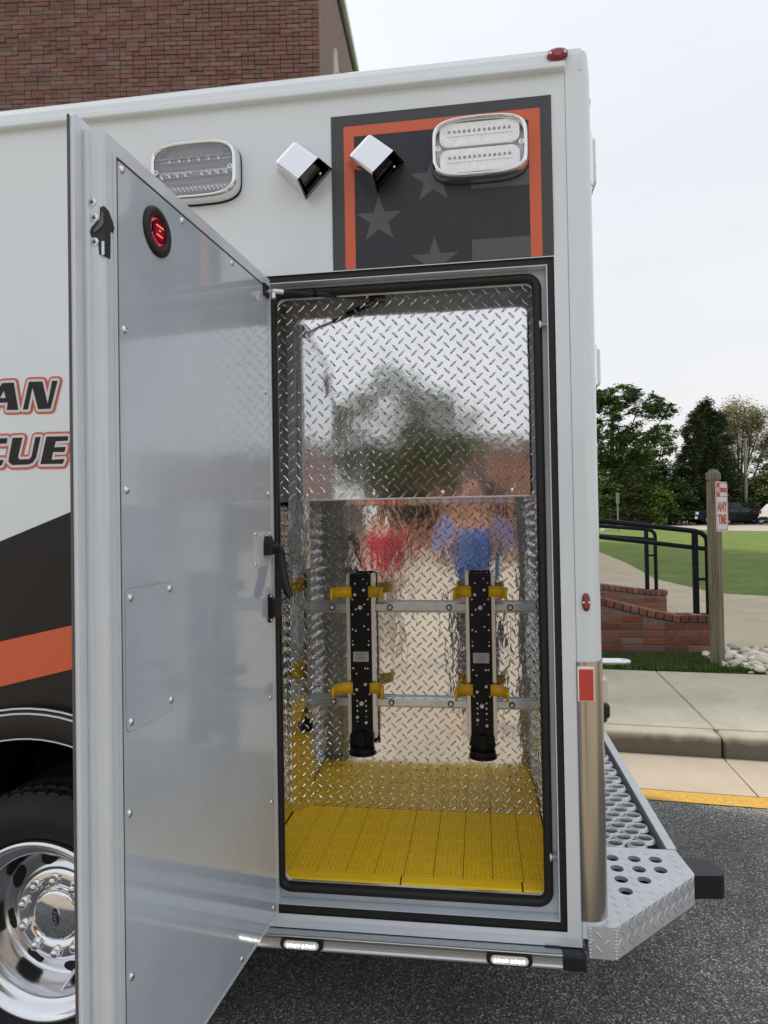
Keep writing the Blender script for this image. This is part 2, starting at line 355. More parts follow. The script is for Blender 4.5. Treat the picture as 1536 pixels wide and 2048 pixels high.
# path beyond the ramp walls, widening to the right
pth = MB()
PB = [(1.0, 30.0), (4.35, 24.0), (4.27, 22.9), (4.15, 18.2), (3.80, 13.5), (4.03, 11.9), (4.23, 10.9), (4.89, 10.5), (9, 10.1), (9, 5.6), (2.2, 5.75), (1.2, 5.75), (-.5, 6.2), (-.5, 24)]
pth.sheet([PB], lambda u, v: (u, v, gz(v)+.012))
PATHM = mat('path_concrete', (.45, .375, .26), .9, col2=(.57, .49, .35), vs=2.5, bump=.5, bs=60, bd=.006)
part('path', pth, PATHM, kind='structure')
sl = MB()  # slab edge towards the stone bed
sl.add([(2.45, 5.70, .18), (9, 5.45, .18), (9, 5.45, .05), (2.45, 5.70, .05)], [(0, 1, 2, 3)])
sl.add([(2.45, 5.70, .180), (9, 5.45, .180), (9, 6.6, .182), (2.45, 6.6, .182)], [(0, 1, 2, 3)])
part('path_edge', sl, PATHM, kind='structure')
crk = MB()
for a, b in (((4.23, 10.8), (3.93, 8.4)), ((3.93, 8.4), (3.9, 6.6))):
    pass
frd = MB(); FR = [(60, 24), (40, 30.5), (17.3, 41.5), (15.3, 43.6), (13.3, 52), (12.3, 62), (10, 80), (6, 120), (60, 140)]
# far car park: follows the rise of the ground in strips
def clipx(y, P=FR[:8]):
    for (a, b), (c, d) in zip(P, P[1:]):
        if b <= y <= d: return a+(c-a)*(y-b)/(d-b)
    return P[-1][0]
yy = [24, 30.5, 36, 41.5, 43.6, 47, 50, 52, 57, 60, 62, 70, 80, 120]
q = [(clipx(y), y, gz(y)+.02) for y in yy]+[(120, y, gz(y)+.02) for y in yy]; m_ = len(yy)
frd.add(q, [(i, i+m_, i+m_+1, i+1) for i in range(m_-1)])
part('far_road', frd, FARRD, kind='structure')

# near grass strip with real blades
GRB = mat('grass_blades', (.045, .085, .014), .6, col2=(.12, .185, .040), vs=12)
gs = MB(); r_ = random.Random(11)
cnt = 0
while cnt < 15000:
    x = r_.uniform(.55, 2.55); y = r_.uniform(4.70, 5.50)
    yk = 2.90-.1003*(x-.85)+1.905
    if y < yk: continue
    if x > 2.22 and y > yk+.14+(2.6-x)*.25: continue
    cnt += 1
    h = r_.uniform(.03, .075); a = r_.uniform(0, 2*pi); b = r_.uniform(0, 2*pi); ww = .0035; ln = r_.uniform(0, .035)
    z = .150
    dx, dy = cos(a)*ww, sin(a)*ww; ex, ey = cos(b)*ln, sin(b)*ln-.006
    gs.v += [(x-dx, y-dy, z), (x+dx, y+dy, z), (x+dx*.7+ex*.4, y+dy*.7+ey*.4, z+h*.6), (x+ex, y+ey, z+h)]; k = len(gs.v)-4
    gs.f += [(k, k+1, k+2), (k, k+2, k+3)]; gs.sm += [False, False]
tag(part('grass', gs, GRB, kind='stuff', fix=False), 'short green grass strip between the pavement and the low brick wall', 'grass')

# river stone bed
bed = tag(bpy.data.objects.new('stone_bed', None), kind='structure'); link(bed)
bs_ = MB(); bs_.add([(2.15, 4.70, .135), (9, 4.1, .135), (9, 5.5, .135), (2.3, 5.72, .135)], [(0, 1, 2, 3)])
part('bed_soil', bs_, mat('soil', (.06, .048, .035), .95, var=.3, vs=30, bump=.6, bs=60, bd=.01), bed)
stone_mats = [mat('stone_cream', (.68, .60, .46), .8, var=.14, vs=18, bump=.3, bs=60, objrand=.18), mat('stone_tan', (.64, .48, .30), .8, var=.18, vs=14, bump=.3, bs=60, objrand=.2), mat('stone_grey', (.50, .46, .40), .8, var=.2, vs=20, bump=.3, bs=60, objrand=.2), mat('stone_white', (.74, .70, .62), .75, var=.1, vs=18, bump=.3, bs=60, objrand=.1)]
st_me = []
for k in range(10):
    b = bmesh.new(); bmesh.ops.create_icosphere(b, subdivisions=2, radius=1)
    sc = (1, random.uniform(.6, .85), random.uniform(.4, .6)); off = Vector((k*9.1, 3, 5))
    for v in b.verts:
        d = 1+.28*noise.noise(v.co*1.3+off)
        v.co = Vector((v.co.x*sc[0], v.co.y*sc[1], v.co.z*sc[2]))*d
    me = bpy.data.meshes.new('stone'); b.to_mesh(me); b.free()
    for p in me.polygons: p.use_smooth = True
    me.materials.append(stone_mats[(0, 0, 3, 1, 2, 0, 3, 0, 2, 0)[k]]); st_me.append(me)
r_ = random.Random(5); cnt = 0; placed = []
tries = 0
while cnt < 300 and tries < 40000:
    tries += 1
    big = cnt < 170
    x = r_.uniform(2.2, 3.75); y = r_.uniform(4.5, 5.68); R = r_.uniform(.040, .070) if big else r_.uniform(.02, .034)
    yk = 2.90-.1003*(x-.85)+1.93
    if y < yk+R*.5 or (x < 2.42 and y < yk+.12): continue
    if any((x-a)**2+(y-b)**2 < (.66*(R+c))**2 for a, b, c in placed[-400:] if (big or c < .035 or True) and abs(c) > 0): continue
    placed.append((x, y, R)); cnt += 1
    Mx = T3(x, y, .145+R*.45+(0.018 if big else 0)+.06*max(0, (y-5.0))*.6) @ Matrix.Rotation(r_.uniform(0, 2*pi), 4, 'Z') @ Matrix.Rotation(r_.uniform(-.35, .35), 4, 'X') @ Matrix.Scale(R*1.12, 4)
    part('stone', r_.choice(st_me), None, bed, Mx)
for k in range(14):
    pass

# ---------------------------------------------------------------- brick meshes
BRK_NEAR = mat('wall_brick', (.23, .078, .050), .85, col2=(.16, .064, .046), vs=9, bump=.5, bs=120, bd=.003, objrand=.30)
MORT = mat('mortar', (.17, .145, .12), .95, var=.25, vs=20, bump=.5, bs=80, bd=.004)
def brick_mesh(L, H, D, m, nm='brick'):
    me = MB().box(-L/2, L/2, 0, D, -H/2, H/2); bmx = bmesh.new()
    tmp = me.mesh(nm, m); bmx.from_mesh(tmp)
    bmesh.ops.bevel(bmx, geom=[e for e in bmx.edges if min(v.co.y for v in e.verts) < 1e-6], offset=.004, segments=1, affect='EDGES')
    bmx.to_mesh(tmp); bmx.free(); return tmp
def ramp_wall(label, y0, thick, x0, x1, top, zb, core=True):
    """low brick cheek wall; top(x) gives the top height of the coping"""
    t = thing('brick_wall', label, 'wall', ((x0+x1)/2, y0, zb))
    ch = .066
    m = MB(); xsn = [x0+(x1-x0)*k/24 for k in range(25)]
    pf = [(x, zb-.1) for x in (x0+.004, x1-.004)]+[(max(x0+.004, min(x1-.004, x)), top(x)-ch-.008) for x in reversed(xsn)]
    m.prism([pf], lambda u, v, h: (u, y0+.006+h*(thick-.012), v)); part('mortar', m, MORT, t)
    cache = {}
    def bm(L):
        k = round(L, 2)
        if k not in cache: cache[k] = brick_mesh(L, .064, thick*.45, BRK_NEAR)
        return cache[k]
    z = zb+.034; row = 0; r = random.Random(int(x1*100))
    while z < 1.2:
        x = x1-(0 if row % 2 else .112)
        if row % 2 == 0 and z+.034 < top(x1)-ch-.004:
            part('brick', bm(.10), None, t, T3(x1-.053, y0+r.uniform(-.002, .002), z))
        while x > x0:
            L = .205
            if r.random() < .12: L = .10
            if z+.034 < min(top(x), top(x-L))-ch+.004:
                part('brick', bm(L), None, t, T3(x-L/2-.004, y0+r.uniform(-.003, .003), z+r.uniform(-.0015, .0015)))
            x -= L+.010
        row += 1; z += .0755
    x = x1+.012; cb = MB().box(-.036, .036, -.014, thick+.014, -ch/2, ch/2)
    cm = cb.mesh('coping_brick', BRK_NEAR)
    while x > x0:
        zc = top(x-.04)-ch/2; a = math.atan2(top(x)-top(x-.08), .08)
        o = part('coping_brick', cm, None, t, T3(x-.04, y0+r.uniform(-.003, .003), zc) @ Matrix.Rotation(-a, 4, 'Y'), bevel=.004)
        x -= .081
    return t
def top1(x): return .575 if x > 2.0 else .575+.245*(2.0-x)**1.15
def top2(x): return .525 if x > 2.45 else .525+.13*(2.45-x)
ramp_wall('front red brick ramp wall with rowlock coping, on the grass behind the sign post', 5.38, .22, .2, 2.41, top1, .20)
ramp_wall('rear red brick ramp wall, shorter, with two railing posts near its end', 8.30, .22, .9, 2.66, top2, .20)
# black tube railings, one per wall
RAILP = mat('black_railing_paint', (.004, .006, .011), .5, ior=1.3)
def railing(label, y, xe, zt, zr, xp, zb, slope, sp):
    t = thing('railing', label, 'railing', (xp, y, zb))
    zt_ = lambda x: zt+slope*(xe-x)
    pts = [(xe-2.6, y, zt_(xe-2.6)), (xe-.12, y, zt_(xe-.12)), (xe-.05, y, zt_(xe)-.008), (xe-.012, y, zt_(xe)-.045), (xe, y, zt_(xe)-.09), (xe, y, zb-.05)]
    part('top_rail', MB().tube(pts, .0265, 12), RAILP, t)
    pts = [(xe-2.6, y, zr+slope*2.6), (xe-.005, y, zr)]
    part('lower_rail', MB().tube(pts, .0235, 12), RAILP, t)
    for x in (xp,)+tuple(xp-1.15*k for k in (1, 2)):
        part('post', MB().box(x-.026, x+.026, y-.026, y+.026, zb-.03 if x > xp-.5 else zb, zt_(x)), RAILP, t, bevel=.004)
    part('spacer', MB().tube([(xp, y, zb+sp), (xe, y, zb+sp)], .015, 8), RAILP, t)
    part('foot_plate', MB().box(xp-.045, xp+.03, y-.04, y+.04, zb-.012, zb+.006), mat('galvanised_plate', (.55, .55, .5), .6), t)
railing('black tube handrail standing on the front brick ramp wall', 5.49, 2.325, 1.415, 1.245, 2.205, .575, .13, .36)
railing('black tube handrail standing on the rear brick ramp wall', 8.42, 2.545, 1.395, 1.255, 2.42, .525, .09, .50)

# wooden sign post and sign
WOOD = mat('weathered_post', (.25, .225, .15), .9, col2=(.085, .075, .05), vs=22, stretch=(3, 3, .12), bump=.8, bs=35, bd=.006)
d_ = Vector((.653, .757, 0)); n_v = Vector((.757, -.653, 0))
PM = Matrix(((d_.x, n_v.x, 0, 2.215), (d_.y, n_v.y, 0, 4.93), (0, 0, 1, 0), (0, 0, 0, 1)))
# columns: local x = along d_ , local y = along sign normal
t = thing('sign_post', 'weathered square wooden post with notched top, holding the parking sign', 'post', (2.215, 4.93, .15))
pm = MB().box(-.05, .05, -.05, .05, .05, 1.905); part('post_shaft', pm, WOOD, t, PM, bevel=.006)
pm = MB(); pm.add([(-.042, -.042, 1.905), (.042, -.042, 1.905), (.042, .042, 1.905), (-.042, .042, 1.905), (-.042, -.042, 1.925), (.042, -.042, 1.925), (.042, .042, 1.925), (-.042, .042, 1.925)], [(0,1,5,4),(1,2,6,5),(2,3,7,6),(3,0,4,7)])
pm.box(-.05, .05, -.05, .05, 1.925, 1.985)
pm.add([(-.05, -.05, 1.985), (.05, -.05, 1.985), (.05, .05, 1.985), (-.05, .05, 1.985), (-.02, -.02, 2.025), (.02, -.02, 2.025), (.02, .02, 2.025), (-.02, .02, 2.025)], [(0,1,5,4),(1,2,6,5),(2,3,7,6),(3,0,4,7),(4,5,6,7)])
part('post_cap', pm, WOOD, t, PM)
SW = mat('sign_white', (.62, .62, .60), .5, var=.06, vs=12); SR = mat('sign_red', (.50, .05, .045), .5, var=.1, vs=20)
t = thing('parking_sign', 'narrow white parking sign with red lettering reading ANY TIME, on the post', 'sign', (2.215, 4.93, 1.43))
SX, SZ0, SZ1 = .015, 1.435, 1.905
Sg = PM @ T3(.0, .052, 0)
W2 = .132
part('sign_plate', MB().prism([rrect(-W2+.045, W2+.045, SZ0, SZ1, .03)], lambda u, v, h: (u, h*.004, v)), SW, t, Sg)
bd = MB().prism([rrect(-W2+.053, W2+.037, SZ0+.009, SZ1-.009, .024), rrect(-W2+.060, W2+.030, SZ0+.016, SZ1-.016, .018)], lambda u, v, h: (u, .0045+h*.0006, v)); part('border', bd, SR, t, Sg)
part('red_block', MB().prism([[(-W2+.06, 1.765), (-W2+.135, 1.765), (-W2+.135, 1.888), (-W2+.06, 1.888)]], lambda u, v, h: (u, .0047+h*.0006, v)), SR, t, Sg)
part('red_line', MB().box(-W2+.06, W2+.03, .0047, .0053, 1.762, 1.768), SR, t, Sg)
def text(s, size, m, parent, Mx, name='lettering', ext=.0006, sx=1., shear=0., bold=0.):
    cu = bpy.data.curves.new(name, 'FONT'); cu.body = s; cu.size = size; cu.align_x = 'CENTER'; cu.align_y = 'CENTER'; cu.extrude = ext; cu.shear = shear; cu.offset = bold; cu.resolution_u = 3
    o = bpy.data.objects.new(name, cu); me = bpy.data.meshes.new_from_object(o, depsgraph=None) if False else None
    COL.objects.link(o); dg = bpy.context.evaluated_depsgraph_get(); me = bpy.data.meshes.new_from_object(o.evaluated_get(dg)); bpy.data.objects.remove(o); bpy.data.curves.remove(cu)
    me.materials.clear(); me.materials.append(m); me.name = name
    return part(name, me, None, parent, Mx @ Matrix.Diagonal((sx, 1, 1, 1)))
TX = Matrix(((1, 0, 0, 0), (0, 0, 1, 0), (0, 1, 0, 0), (0, 0, 0, 1)))   # text x -> local x, text y -> local z, extrude -> +y (sign normal)
def sgt(s, u, z, size, m, sx=1): text(s, size, m, t, Sg @ T3(u, .0057, z) @ TX, sx=sx, bold=.003*size/.1)
sgt('NO', -W2+.097, 1.825, .065, SW, .75); sgt('PARKING', .075, 1.825, .062, SR, .62)
sgt('ANY', .045, 1.665, .125, SR, .8); sgt('TIME', .045, 1.545, .125, SR, .7)
for z in (1.872, 1.47): place_bolt('bolt', _boltb, 0, 0, 0, t, Sg @ T3(.045, .005, z) @ Matrix.Rotation(pi, 4, 'Z') , .9)

# ---------------------------------------------------------------- brick building behind (left)
BBR = mat('building_brick', (.205, .105, .080), .9, col2=(.165, .088, .069), vs=7, bump=.5, bs=60, bd=.004, objrand=.20)
BBS = mat('building_brick_far_courses', (.205, .105, .080), .9, col2=(.165, .088, .069), vs=7, bump=.5, bs=60, bd=.004, attr='tone', objrand=.20)
BMO = mat('building_mortar', (.10, .062, .050), .95, var=.3, vs=4)
def brick_tex():
    m = mat('brick_courses', (.14, .065, .048), .9); t = m.node_tree; p = t.nodes['Principled BSDF']
    tcn = [n for n in t.nodes if n.type == 'TEX_COORD'][0]
    sp = t.nodes.new('ShaderNodeSeparateXYZ'); cb = t.nodes.new('ShaderNodeCombineXYZ'); t.links.new(tcn.outputs['Object'], sp.inputs[0])
    ad = t.nodes.new('ShaderNodeMath'); t.links.new(sp.outputs[0], ad.inputs[0]); t.links.new(sp.outputs[1], ad.inputs[1])
    t.links.new(ad.outputs[0], cb.inputs[0]); t.links.new(sp.outputs[2], cb.inputs[1])
    b = t.nodes.new('ShaderNodeTexBrick'); b.inputs['Scale'].default_value = 1; b.inputs['Brick Width'].default_value = .215; b.inputs['Row Height'].default_value = .0745; b.inputs['Mortar Size'].default_value = .006
    b.inputs['Color1'].default_value = (.27, .17, .135, 1); b.inputs['Color2'].default_value = (.19, .12, .10, 1); b.inputs['Mortar'].default_value = (.20, .15, .125, 1)
    t.links.new(cb.outputs[0], b.inputs['Vector']); t.links.new(b.outputs[0], p.inputs['Base Color']); return m
BTX = brick_tex()
th = rad(6.5); ex = Vector((cos(th), sin(th), 0)); ey = Vector((-sin(th), cos(th), 0)); BK = Vector((-2.458, 8.9, 0))
BM = Matrix(((ex.x, ey.x, 0, BK.x), (ex.y, ey.y, 0, BK.y), (0, 0, 1, 0), (0, 0, 0, 1)))
bld = thing('brick_building', 'tall old red brick building with pointed window behind the ambulance', 'building', (BK.x-4, BK.y+4, 0))
core = MB()   # local: x<0 along the front, y along the gable side
def rk(y): return 11.95+.382*y if y < 13 else 11.95+.382*(26-y)
gp = [(.03, 0), (26, 0), (26, rk(26)), (13, rk(13)), (.03, rk(.03))]
lan = [(2.25, 8.2), (3.75, 8.2), (3.75, 10.2)]+[(3.0+.75*cos(a)**1.0*(1 if True else 1), 10.2+1.25*sin(a)) for a in (rad(35), rad(62))]+[(3.0, 11.5)]+[(3.0-.75*cos(a), 10.2+1.25*sin(a)) for a in (rad(62), rad(35))]+[(2.25, 10.2)]
sw_ = MB().sheet([gp, lan], lambda u, v: (0, u, v))
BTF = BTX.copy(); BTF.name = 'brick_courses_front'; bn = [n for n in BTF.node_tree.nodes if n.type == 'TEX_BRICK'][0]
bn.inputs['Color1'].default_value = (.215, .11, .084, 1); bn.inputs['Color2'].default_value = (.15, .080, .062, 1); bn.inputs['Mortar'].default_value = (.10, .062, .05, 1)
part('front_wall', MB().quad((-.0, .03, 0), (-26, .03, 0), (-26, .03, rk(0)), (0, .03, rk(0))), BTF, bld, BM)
sw_.quad((-26, .03, 0), (-26, 26, 0), (-26, 26, 12), (-26, .03, 12)); sw_.quad((0, 26, 0), (-26, 26, 0), (-26, 26, 12), (0, 26, 12))
part('gable_wall', sw_, BTX, bld, BM)
wf = MB().prism([[(3+(p[0]-3)*1.0, 8.2+(p[1]-8.2)*1.0) for p in lan], [(3+(p[0]-3)*.62, 8.3+(p[1]-8.3)*.86) for p in lan]], lambda u, v, h: (.04-.3*h, u, v))
part('window_frame', wf, mat('limestone_trim', (.52, .50, .45), .8, var=.1, vs=6), bld, BM)
part('window_glass', MB().sheet([lan], lambda u, v: (-.18, u, v)), mat('dark_window_glass', (.02, .022, .025), .08), bld, BM)
tr = MB()
for (a, b) in ((-.5, 13), (26.5, 13)):
    za = rk(0)-.19-.01 if a < 0 else rk(26)-.19; zb_ = rk(13)
    tr.add([(.03, a, za-.0), (.11, a, za-.0), (.11, a, za+.22), (.03, a, za+.22), (.03, b, zb_-.0), (.11, b, zb_-.0), (.11, b, zb_+.22), (.03, b, zb_+.22)], [(0,1,5,4),(1,2,6,5),(2,3,7,6),(3,0,4,7),(0,3,2,1),(4,5,6,7)])
part('rake_trim', tr, mat('white_trim', (.70, .70, .68), .6), bld, BM)
tr = MB()
tr.add([(.005, 0, rk(0)-.26), (.05, 0, rk(0)-.26), (.05, 0, rk(0)-.20), (.005, 0, rk(0)-.20), (.005, 13, rk(13)-.26), (.05, 13, rk(13)-.26), (.05, 13, rk(13)-.20), (.005, 13, rk(13)-.20)], [(0,1,5,4),(1,2,6,5),(2,3,7,6),(3,0,4,7),(0,3,2,1),(4,5,6,7)])
part('fascia', tr, mat('dark_fascia', (.05, .045, .04), .7), bld, BM)
rf = MB().quad((.10, -.5, rk(0)+.1), (-26, -.5, rk(0)+.1), (-26, 13, rk(13)+.24), (.10, 13, rk(13)+.24)); rf.quad((.10, 13, rk(13)+.24), (-26, 13, rk(13)+.24), (-26, 26.5, rk(26)+.1), (.10, 26.5, rk(26)+.1))
part('roof', rf, mat('slate_roof', (.06, .06, .065), .7, var=.2, vs=3), bld, BM)
part('mortar', MB().box(-6.62, -.004, .004, .028, 8.42, 11.24), BMO, bld, BM)
bmc = {}
def bbm(L):
    k = round(L, 3)
    if k not in bmc: bmc[k] = brick_mesh(L, .064, .024, BBR)
    return bmc[k]
allb = []; r_ = random.Random(21); z = 8.45; row = 0
while z < 11.2:
    x = -.002-(.0 if row % 2 else .108)
    if row % 2 == 0: allb.append((-.054, z, .1))
    while x > -6.6:
        L = .205 if r_.random() > .26 else .098
        allb.append((x-L/2, z, L)); x -= L+.009
    row += 1; z += .0742
vis = [b for b in allb if 8.95 < b[1] < 10.45 and b[0] > -6.2]
vis.sort(key=lambda b: (abs(b[0])+max(0, b[1]-9.3)*1.4)); near = set(id(b) for b in vis[:298])
rest = MB(); tones = []
for b in allb:
    yj = r_.uniform(-.012, .003)
    zj = b[1]+r_.uniform(-.0025, .0025)
    if id(b) in near: part('brick', bbm(b[2]), None, bld, BM @ T3(b[0], yj-.012, zj))
    else:
        x0, x1 = b[0]-b[2]/2, b[0]+b[2]/2
        rest.add([(x0, yj-.012, zj-.032), (x1, yj-.012, zj-.032), (x1, yj-.012, zj+.032), (x0, yj-.012, zj+.032), (x0, .012, zj-.032), (x1, .012, zj-.032), (x1, .012, zj+.032), (x0, .012, zj+.032)], [(0,1,2,3),(0,4,5,1),(3,2,6,7),(0,3,7,4),(1,5,6,2)])
        tones += [r_.random()]*5
me = rest.mesh('brick_courses', BBS, False); at_ = me.attributes.new('tone', 'FLOAT', 'FACE'); at_.data.foreach_set('value', tones)
part('brick_courses', me, None, bld, BM, kind='stuff')

# ================================================================ AMBULANCE
A = thing('ambulance', 'white ambulance body with orange and black graphics and an open rear side compartment', 'ambulance', (-2.0, 1.2, 0))
XR = .316; WD = 2.43
AX, AZ = -1.29, .50     # wheel arch centre
def arc(cx, cz, r, a0, a1, n): return [(cx+r*cos(a0+(a1-a0)*k/n), cz+r*sin(a0+(a1-a0)*k/n)) for k in range(n+1)]
FX = lambda u, v: (u, 0, v)
outer = [(-5.2, .47), (AX-.475, .47)]+list(reversed(arc(AX, AZ, .475, 0, pi, 28)))+[(AX+.475, .47), (.246, .47), (.246, 2.765), (-5.2, 2.765)]
hole = [(-.582, .507), (-.582, 2.271), (.2105, 2.271), (.2105, .507)]
fm = MB(); fm.prism([outer, hole], lambda u, v, h: (u, h*.012, v))
part('side_panel', fm, WHITE, A)
# thin raised surround of the doorway, as in the body seams
sr = MB(); sr.prism([rrect(-.62, .2435, .492, 2.303, .012), [(-.581, .508), (.2095, .508), (.2095, 2.270), (-.581, 2.270)]], lambda u, v, h: (u, -.0022+h*.002, v))
part('door_surround', sr, WHITE, A, bevel=.0008, seg=1)
# roof cove extrusion with drip lip
cv = [(.0, 2.757), (-.020, 2.757), (-.0225, 2.760), (-.0215, 2.772), (-.012, 2.776), (-.010, 2.784), (-.008, 2.800), (.000, 2.818), (.015, 2.830), (.045, 2.838), (.3, 2.842), (.3, 2.757)]
part('roof_rail', MB().extrude(cv, -5.2, .2445), WHITE, A, bevel=.0015)
cv2 = [(-.002, 2.757), (-.004, 2.784), (-.003, 2.800), (.003, 2.818), (.017, 2.829), (.045, 2.836), (.3, 2.840), (.3, 2.757)]
part('roof_corner', MB().extrude(cv2, .245, .290), WHITE, A, bevel=.002)
part('roof_panel', MB().box(-5.2, .29, .3, WD-.03, 2.80, 2.842), WHITE, A)
def lathe_corner():
    m = MB(); pr = []
    for k in range(9):
        a = pi/2*k/8; pr.append((.272+.044*sin(a), .044-.046*cos(a)))
    return pr
cp = [(.2468, .012), (.2468, -.002)]+lathe_corner()+[(.316, .30), (.30, .30), (.30, .012)]
m = MB(); n = len(cp); lo = [(p[0], p[1], .495) for p in cp]; hi = [(p[0], p[1], 2.760) for p in cp]
m.add(lo+hi, [(i, (i+1) % n, n+(i+1) % n, n+i) for i in range(n)], False)
# tapering rounded cap
top_ = [(.2468+(p[0]-.2468)*.62, .06+(p[1]-.06)*.35, 2.838) for p in cp]; mid = [(.2468+(p[0]-.2468)*.93, .02+(p[1]-.02)*.85, 2.815) for p in cp]
m.add(hi+mid, [(i, (i+1) % n, n+(i+1) % n, n+i) for i in range(n)]); m.add(mid+top_, [(i, (i+1) % n, n+(i+1) % n, n+i) for i in range(n)]); m.add(top_, [tuple(range(n))])
for i in range(len(m.sm)): m.sm[i] = False
part('corner_post', m, WHITE, A, bevel=.0015)
part('rear_panel', MB().box(.29, .314, .30, WD, .50, 2.80), WHITE, A, bevel=.006)
part('far_side_panel', MB().box(-5.2, .29, WD-.03, WD, .47, 2.80), WHITE, A)
part('rear_roof_edge', MB().box(.26, .305, .28, WD-.01, 2.79, 2.838), WHITE, A, bevel=.018, seg=4)
part('chassis', MB().box(-5.2, .20, .35, WD-.1, .44, .50), DARK, A)
part('front_bulkhead', MB().box(-5.2, -5.15, .02, WD, .4, 2.8), WHITE, A)

# ---- flag graphic beside the warning light
def layer(name, loops, y, m, par=A):
    T = lambda u, v, h: (u, y+h*.00025, v)
    mm = MB()
    for L in loops: mm.prism(L if isinstance(L[0][0], (tuple, list)) else [L], T)
    return part(name, mm, m, par)
R4 = lambda x0, x1, z0, z1: [(x0, z0), (x1, z0), (x1, z1), (x0, z1)]
flag = layer('flag_decal', [R4(-.3825, .2100, 2.2725, 2.6985)], -.0030, VDK)
layer('orange_border', [[[(-.3475, 2.2730), (-.319, 2.2730), (-.319, 2.638), (.1505, 2.638), (.1505, 2.2730), (.1805, 2.2730), (.1805, 2.667), (-.3475, 2.667)]]], -.0034, ORNG, flag)
layer('dark_field', [R4(-.3189, .1504, 2.2730, 2.6379)], -.0034, VNV, flag)
def star(cx, cz, R, zmin=None):
    p = []
    for k in range(10):
        a = pi/2+k*pi/5; r = R if k % 2 == 0 else R*.385
        p.append((cx+r*cos(a), cz+r*sin(a)))
    if zmin is not None:
        o = []; n = len(p)
        for i in range(n):
            a, b = p[i], p[(i+1) % n]
            if a[1] >= zmin: o.append(a)
            if (a[1]-zmin)*(b[1]-zmin) < 0:
                s = (zmin-a[1])/(b[1]-a[1]); o.append((a[0]+s*(b[0]-a[0]), zmin))
        return o
    return p
layer('star', [star(-.2525, 2.403, .0665)], -.0038, VST, flag)
layer('star', [star(-.104, 2.500, .0665)], -.0038, VST, flag)
layer('star', [star(-.103, 2.279, .0665, 2.2735)], -.0038, VST, flag)
layer('stripe', [R4(-.003, .1503, 2.465, 2.507)], -.0038, VST, flag)
layer('stripe', [R4(-.003, .1503, 2.2735, 2.329)], -.0038, VST, flag)

# ---- swoosh graphics on the left side
def y1(x): return 1.541+.366*(x+1.398)
ar = list(reversed(arc(AX, AZ, .52, 0, pi, 24)))
x0g = -2.5
sw = [(x0g, .505), (AX-.52, .505)]+ar+[(AX+.52, .505), (-.625, .505), (-.625, y1(-.625)), (-1.166, 1.626), (-1.398, 1.541), (x0g, 1.541+.366*(x0g+1.398))]
dk = layer('black_swoosh_decal', [sw], -.0006, VBK)
def s1(x): return 1.246+.214*(x+1.401)
def s0(x): return 1.114+.238*(x+1.402)
layer('orange_stripe', [[(x0g, s0(x0g)), (-.626, s0(-.626)), (-.626, s1(-.626)), (x0g, s1(x0g))]], -.0010, ORNG, dk)

# ---- lettering (bold italic, white and orange outlines)
LET = {
 'A': [[(-1.384,2.008),(-1.347,2.008),(-1.333,1.927),(-1.370,1.928),(-1.367,1.950),(-1.400,1.950),(-1.413,1.927),(-1.440,1.927)], [(-1.379,1.986),(-1.373,1.964),(-1.392,1.964)]],
 'N': [[(-1.298,2.008),(-1.255,2.007),(-1.239,1.941),(-1.224,2.007),(-1.207,2.007),(-1.230,1.926),(-1.269,1.926),(-1.287,1.991),(-1.302,1.927),(-1.318,1.927)]],
 'C': [[(-1.369,1.845),(-1.371,1.829),(-1.417,1.829),(-1.426,1.781),(-1.381,1.781),(-1.388,1.765),(-1.450,1.765),(-1.459,1.776),(-1.443,1.837),(-1.433,1.845)]],
 'U': [[(-1.352,1.845),(-1.320,1.845),(-1.335,1.788),(-1.331,1.781),(-1.300,1.781),(-1.292,1.788),(-1.279,1.845),(-1.262,1.845),(-1.277,1.784),(-1.289,1.769),(-1.304,1.765),(-1.355,1.765),(-1.366,1.775),(-1.364,1.790)]],
 'E': [[(-1.244,1.845),(-1.175,1.844),(-1.176,1.831),(-1.214,1.830),(-1.219,1.813),(-1.183,1.813),(-1.187,1.798),(-1.223,1.799),(-1.228,1.777),(-1.187,1.778),(-1.193,1.764),(-1.264,1.765)]],
}
def stroke(loops, hw, y):
    m = MB(); k = 0
    for L in loops:
        n = len(L)
        for i in range(n):
            a = Vector(L[i]); b = Vector(L[(i+1) % n]); d = (b-a).normalized(); nn = Vector((-d.y, d.x))*hw; yy_ = y-k*6e-6; k += 1
            m.quad((a.x+nn.x, yy_, a.y+nn.y), (b.x+nn.x, yy_, b.y+nn.y), (b.x-nn.x, yy_, b.y-nn.y), (a.x-nn.x, yy_, a.y-nn.y))
            c_ = circ(a.x, a.y, hw, 12); yy_ = y-k*6e-6; k += 1
            m.add([(p[0], yy_, p[1]) for p in c_], [tuple(range(12))])
    return m
for i, (ch, L) in enumerate(LET.items()):
    lt = part('letter', MB().prism(L, lambda u, v, h: (u, -.0040+h*.0002, v)), VBK, A)
    part('white_outline', stroke(L, .0078, -.0030-i*.00015), VWH, lt)
    part('orange_outline', stroke(L, .0140, -.0012-i*.0002), ORNG, lt)

